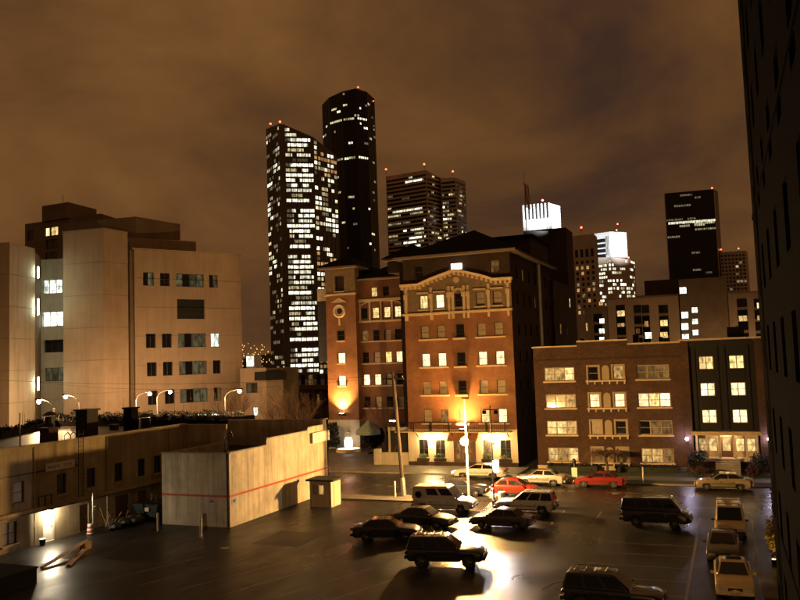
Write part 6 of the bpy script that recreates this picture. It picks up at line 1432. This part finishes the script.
# ================================================================== yard clutter by the low building
wh = thing('rubbish_heap', 'heap of rubbish bags and boards against the low building', 'rubbish', (-43.9, 49.6, 0))
r_ = random.Random(17)
for k in range(16):
    x, y, s_ = -44.2+r_.uniform(-.7, .9), 49.6+r_.uniform(-1.6, 2.4), r_.uniform(0.22, 0.5); b = MB(); b.ball((x, y, s_*0.55), s_, 8, 6, 0.75)
    b.v = [(v[0]+r_.uniform(-.05, .05), v[1]+r_.uniform(-.05, .05), max(0.0, v[2]+r_.uniform(-.04, .04))) for v in b.v]; b.build('rubbish_bag', 'trim' if k % 3 else 'trash', wh)
for k in range(7):
    x, y = -44.4+r_.uniform(-.3, .6), 49+r_.uniform(-1.2, 2.5); MB().tube((x, y, 0.2), (x+r_.uniform(-.6, .6), y+r_.uniform(-.8, .8), r_.uniform(0.9, 1.7)), 0.035, 5).build('stick', 'plank', wh)
bn = thing('striped_barricade', 'small red and white striped barrel next to the lit door', 'barrel', (-44.2, 46.9, 0))
for k in range(5): MB().lathe([(0.26-0.015*k, 0.15*k), (0.26-0.015*(k+1), 0.15*(k+1))], (-44.2, 46.9, 0), 14).build('stripe_band', ('white_metal', 'red_paint')[k % 2], bn)
MB().lathe([(0.34, 0.0), (0.34, 0.06)], (-44.2, 46.9, -0.0), 14).build('foot', 'rubber', bn); MB().lathe([(0.17, 0.75), (0.03, 0.78)], (-44.2, 46.9, 0), 12).build('lid', 'white_metal', bn)
cn = thing('standpipe', 'thin grey standpipe with valve beside the striped barrel', 'pipe', (-44.6, 47.6, 0))
MB().tube((-44.6, 47.6, 0), (-44.6, 47.6, 2.9), 0.06, 7).build('pipe', 'metal', cn); MB().tube((-44.6, 47.6, 1.9), (-44.3, 47.6, 1.9), 0.05, 6).build('branch', 'metal', cn); MB().lathe([(0.14, 1.75), (0.14, 1.8)], (-44.3, 47.6, 0), 10).build('valve_wheel', 'metal_dark', cn)
bk = thing('white_bucket', 'white bucket on the ground left of the lit door', 'bucket', (-45.0, 43.2, 0))
MB().lathe([(0.17, 0.0), (0.22, 0.42), (0.2, 0.43), (0.16, 0.1)], (-45.0, 43.2, 0), 14).build('pail', 'trim', bk); MB().lathe([(0.21, 0.36), (0.23, 0.44), (0.2, 0.45)], (-45.0, 43.2, 0), 14).build('rim', 'white_metal', bk)
pk_ = thing('plank_pile', 'two long planks lying on the asphalt before the rubbish heap', 'planks', (-42.6, 44.5, 0))
a, c = G(42, 569), G(86, 549)
def beam(p, q, w, h): 
    p, q = Vector(p), Vector(q); t = (q-p).normalized(); n = Vector((-t.y, t.x, 0))*w/2; u = Vector((0, 0, h))
    return MB().hexa([p-n, q-n, q+n, p+n, p-n+u, q-n+u, q+n+u, p+n+u])
beam((a.x, a.y, 0.02), (c.x, c.y, 0.5), 0.24, 0.12).build('plank', 'plank', pk_); beam((a.x+1.2, a.y+0.9, 0.02), (c.x-.6, c.y+1.0, 0.03), 0.24, 0.1).build('plank', 'plank', pk_); MB().box(c.x-.25, c.x+.2, c.y-.3, c.y+.3, 0, 0.49).build('block', 'plank', pk_)
dp = thing('dumpster', 'dark green dumpster heaped with boards between the low building and the whitewashed block', 'dumpster', (-43.6, 53.6, 0))
b = MB(); b.hexa([(-44.6, 52.3, .15), (-42.7, 52.3, .15), (-42.7, 54.4, .15), (-44.6, 54.4, .15), (-44.9, 52.1, 1.3), (-42.3, 52.1, 1.3), (-42.3, 54.6, 1.3), (-44.9, 54.6, 1.3)]); b.build('bin', 'dumpster', dp)
for x in (-44.4, -43.0): MB().lathe([(0.14, -0.05), (0.14, 0.05)], (x, 52.6, 0.14), 10, 'y').build('caster', 'rubber', dp)
MB().box(-43.5, -43.1, 52.02, 52.06, 0.75, 1.05).build('label_plate', 'white_metal', dp)
for k in range(9):
    x, y = -43.6+r_.uniform(-.9, .9), 53.3+r_.uniform(-.8, .8); beam((x, y, 1.2), (x+r_.uniform(-.7, .7), y+r_.uniform(-.6, .6), 1.5+r_.random()*0.9), 0.22, 0.05).build('board', 'plank' if k % 2 else 'trash', dp)
for k, (px, py, lbl) in enumerate(((158, 531, 'pale bollard beside the dumpster'), (201, 537, 'pale bollard before the front of the whitewashed block'))):
    p = G(px, py); t = thing('bollard', lbl+' on the asphalt', 'bollard', (p.x, p.y, 0)); MB().tube((p.x, p.y, 0), (p.x, p.y, 1.25), 0.09, 9).build('post', 'cream', t); MB().ball((p.x, p.y, 1.25), 0.092, 9, 5).build('cap', 'cream', t)
ww = tag(MB().box(-52, -37.3, 30, 35.4, 0, 0.85).build('concrete_plinth', 'brick_black'), 'dark low concrete plinth in the near corner of the lot', 'plinth')
MB().box(-52.05, -37.25, 29.95, 35.45, 0.852, 0.95).build('coping', 'brick_black', ww)
steam(654, 258, 560, 20, 24, 'pale steam drifting up left of the black box tower', 0.16)
steam(254, 305, 560, 10, 24, 'faint steam rising left of the lit office tower', 0.05)

# sets of like things
for o in list(bpy.data.objects):
    if o.parent or 'category' not in o: continue
    n_ = o.name.split('.')[0]
    g_ = {'parked_sedan': 'cars parked in the lot and along the street', 'parked_suv': 'cars parked in the lot and along the street', 'parked_van': 'cars parked in the lot and along the street', 'parked_minibus': 'cars parked in the lot and along the street', 'parked_hatchback': 'cars parked in the lot and along the street', 'parked_coupe': 'cars parked in the lot and along the street',
          'street_lamp': 'street lamps in the side streets', 'bollard': 'bollards by the whitewashed block', 'clipped_bush': 'bushes in the hotel courtyard', 'bare_tree': 'bare street trees', 'round_shrub': 'evergreens flanking the entrance', 'rust_shrub': 'rust shrubs flanking the steps', 'hedge': 'hedges under the apartment windows', 'manhole_cover': 'manhole covers', 'overhead_wire': 'overhead wires', 'brick_chimney': 'chimneys on the flat roof'}.get(n_)
    if g_: o['group'] = g_
    elif o['category'] == 'tower': o['group'] = 'downtown towers'
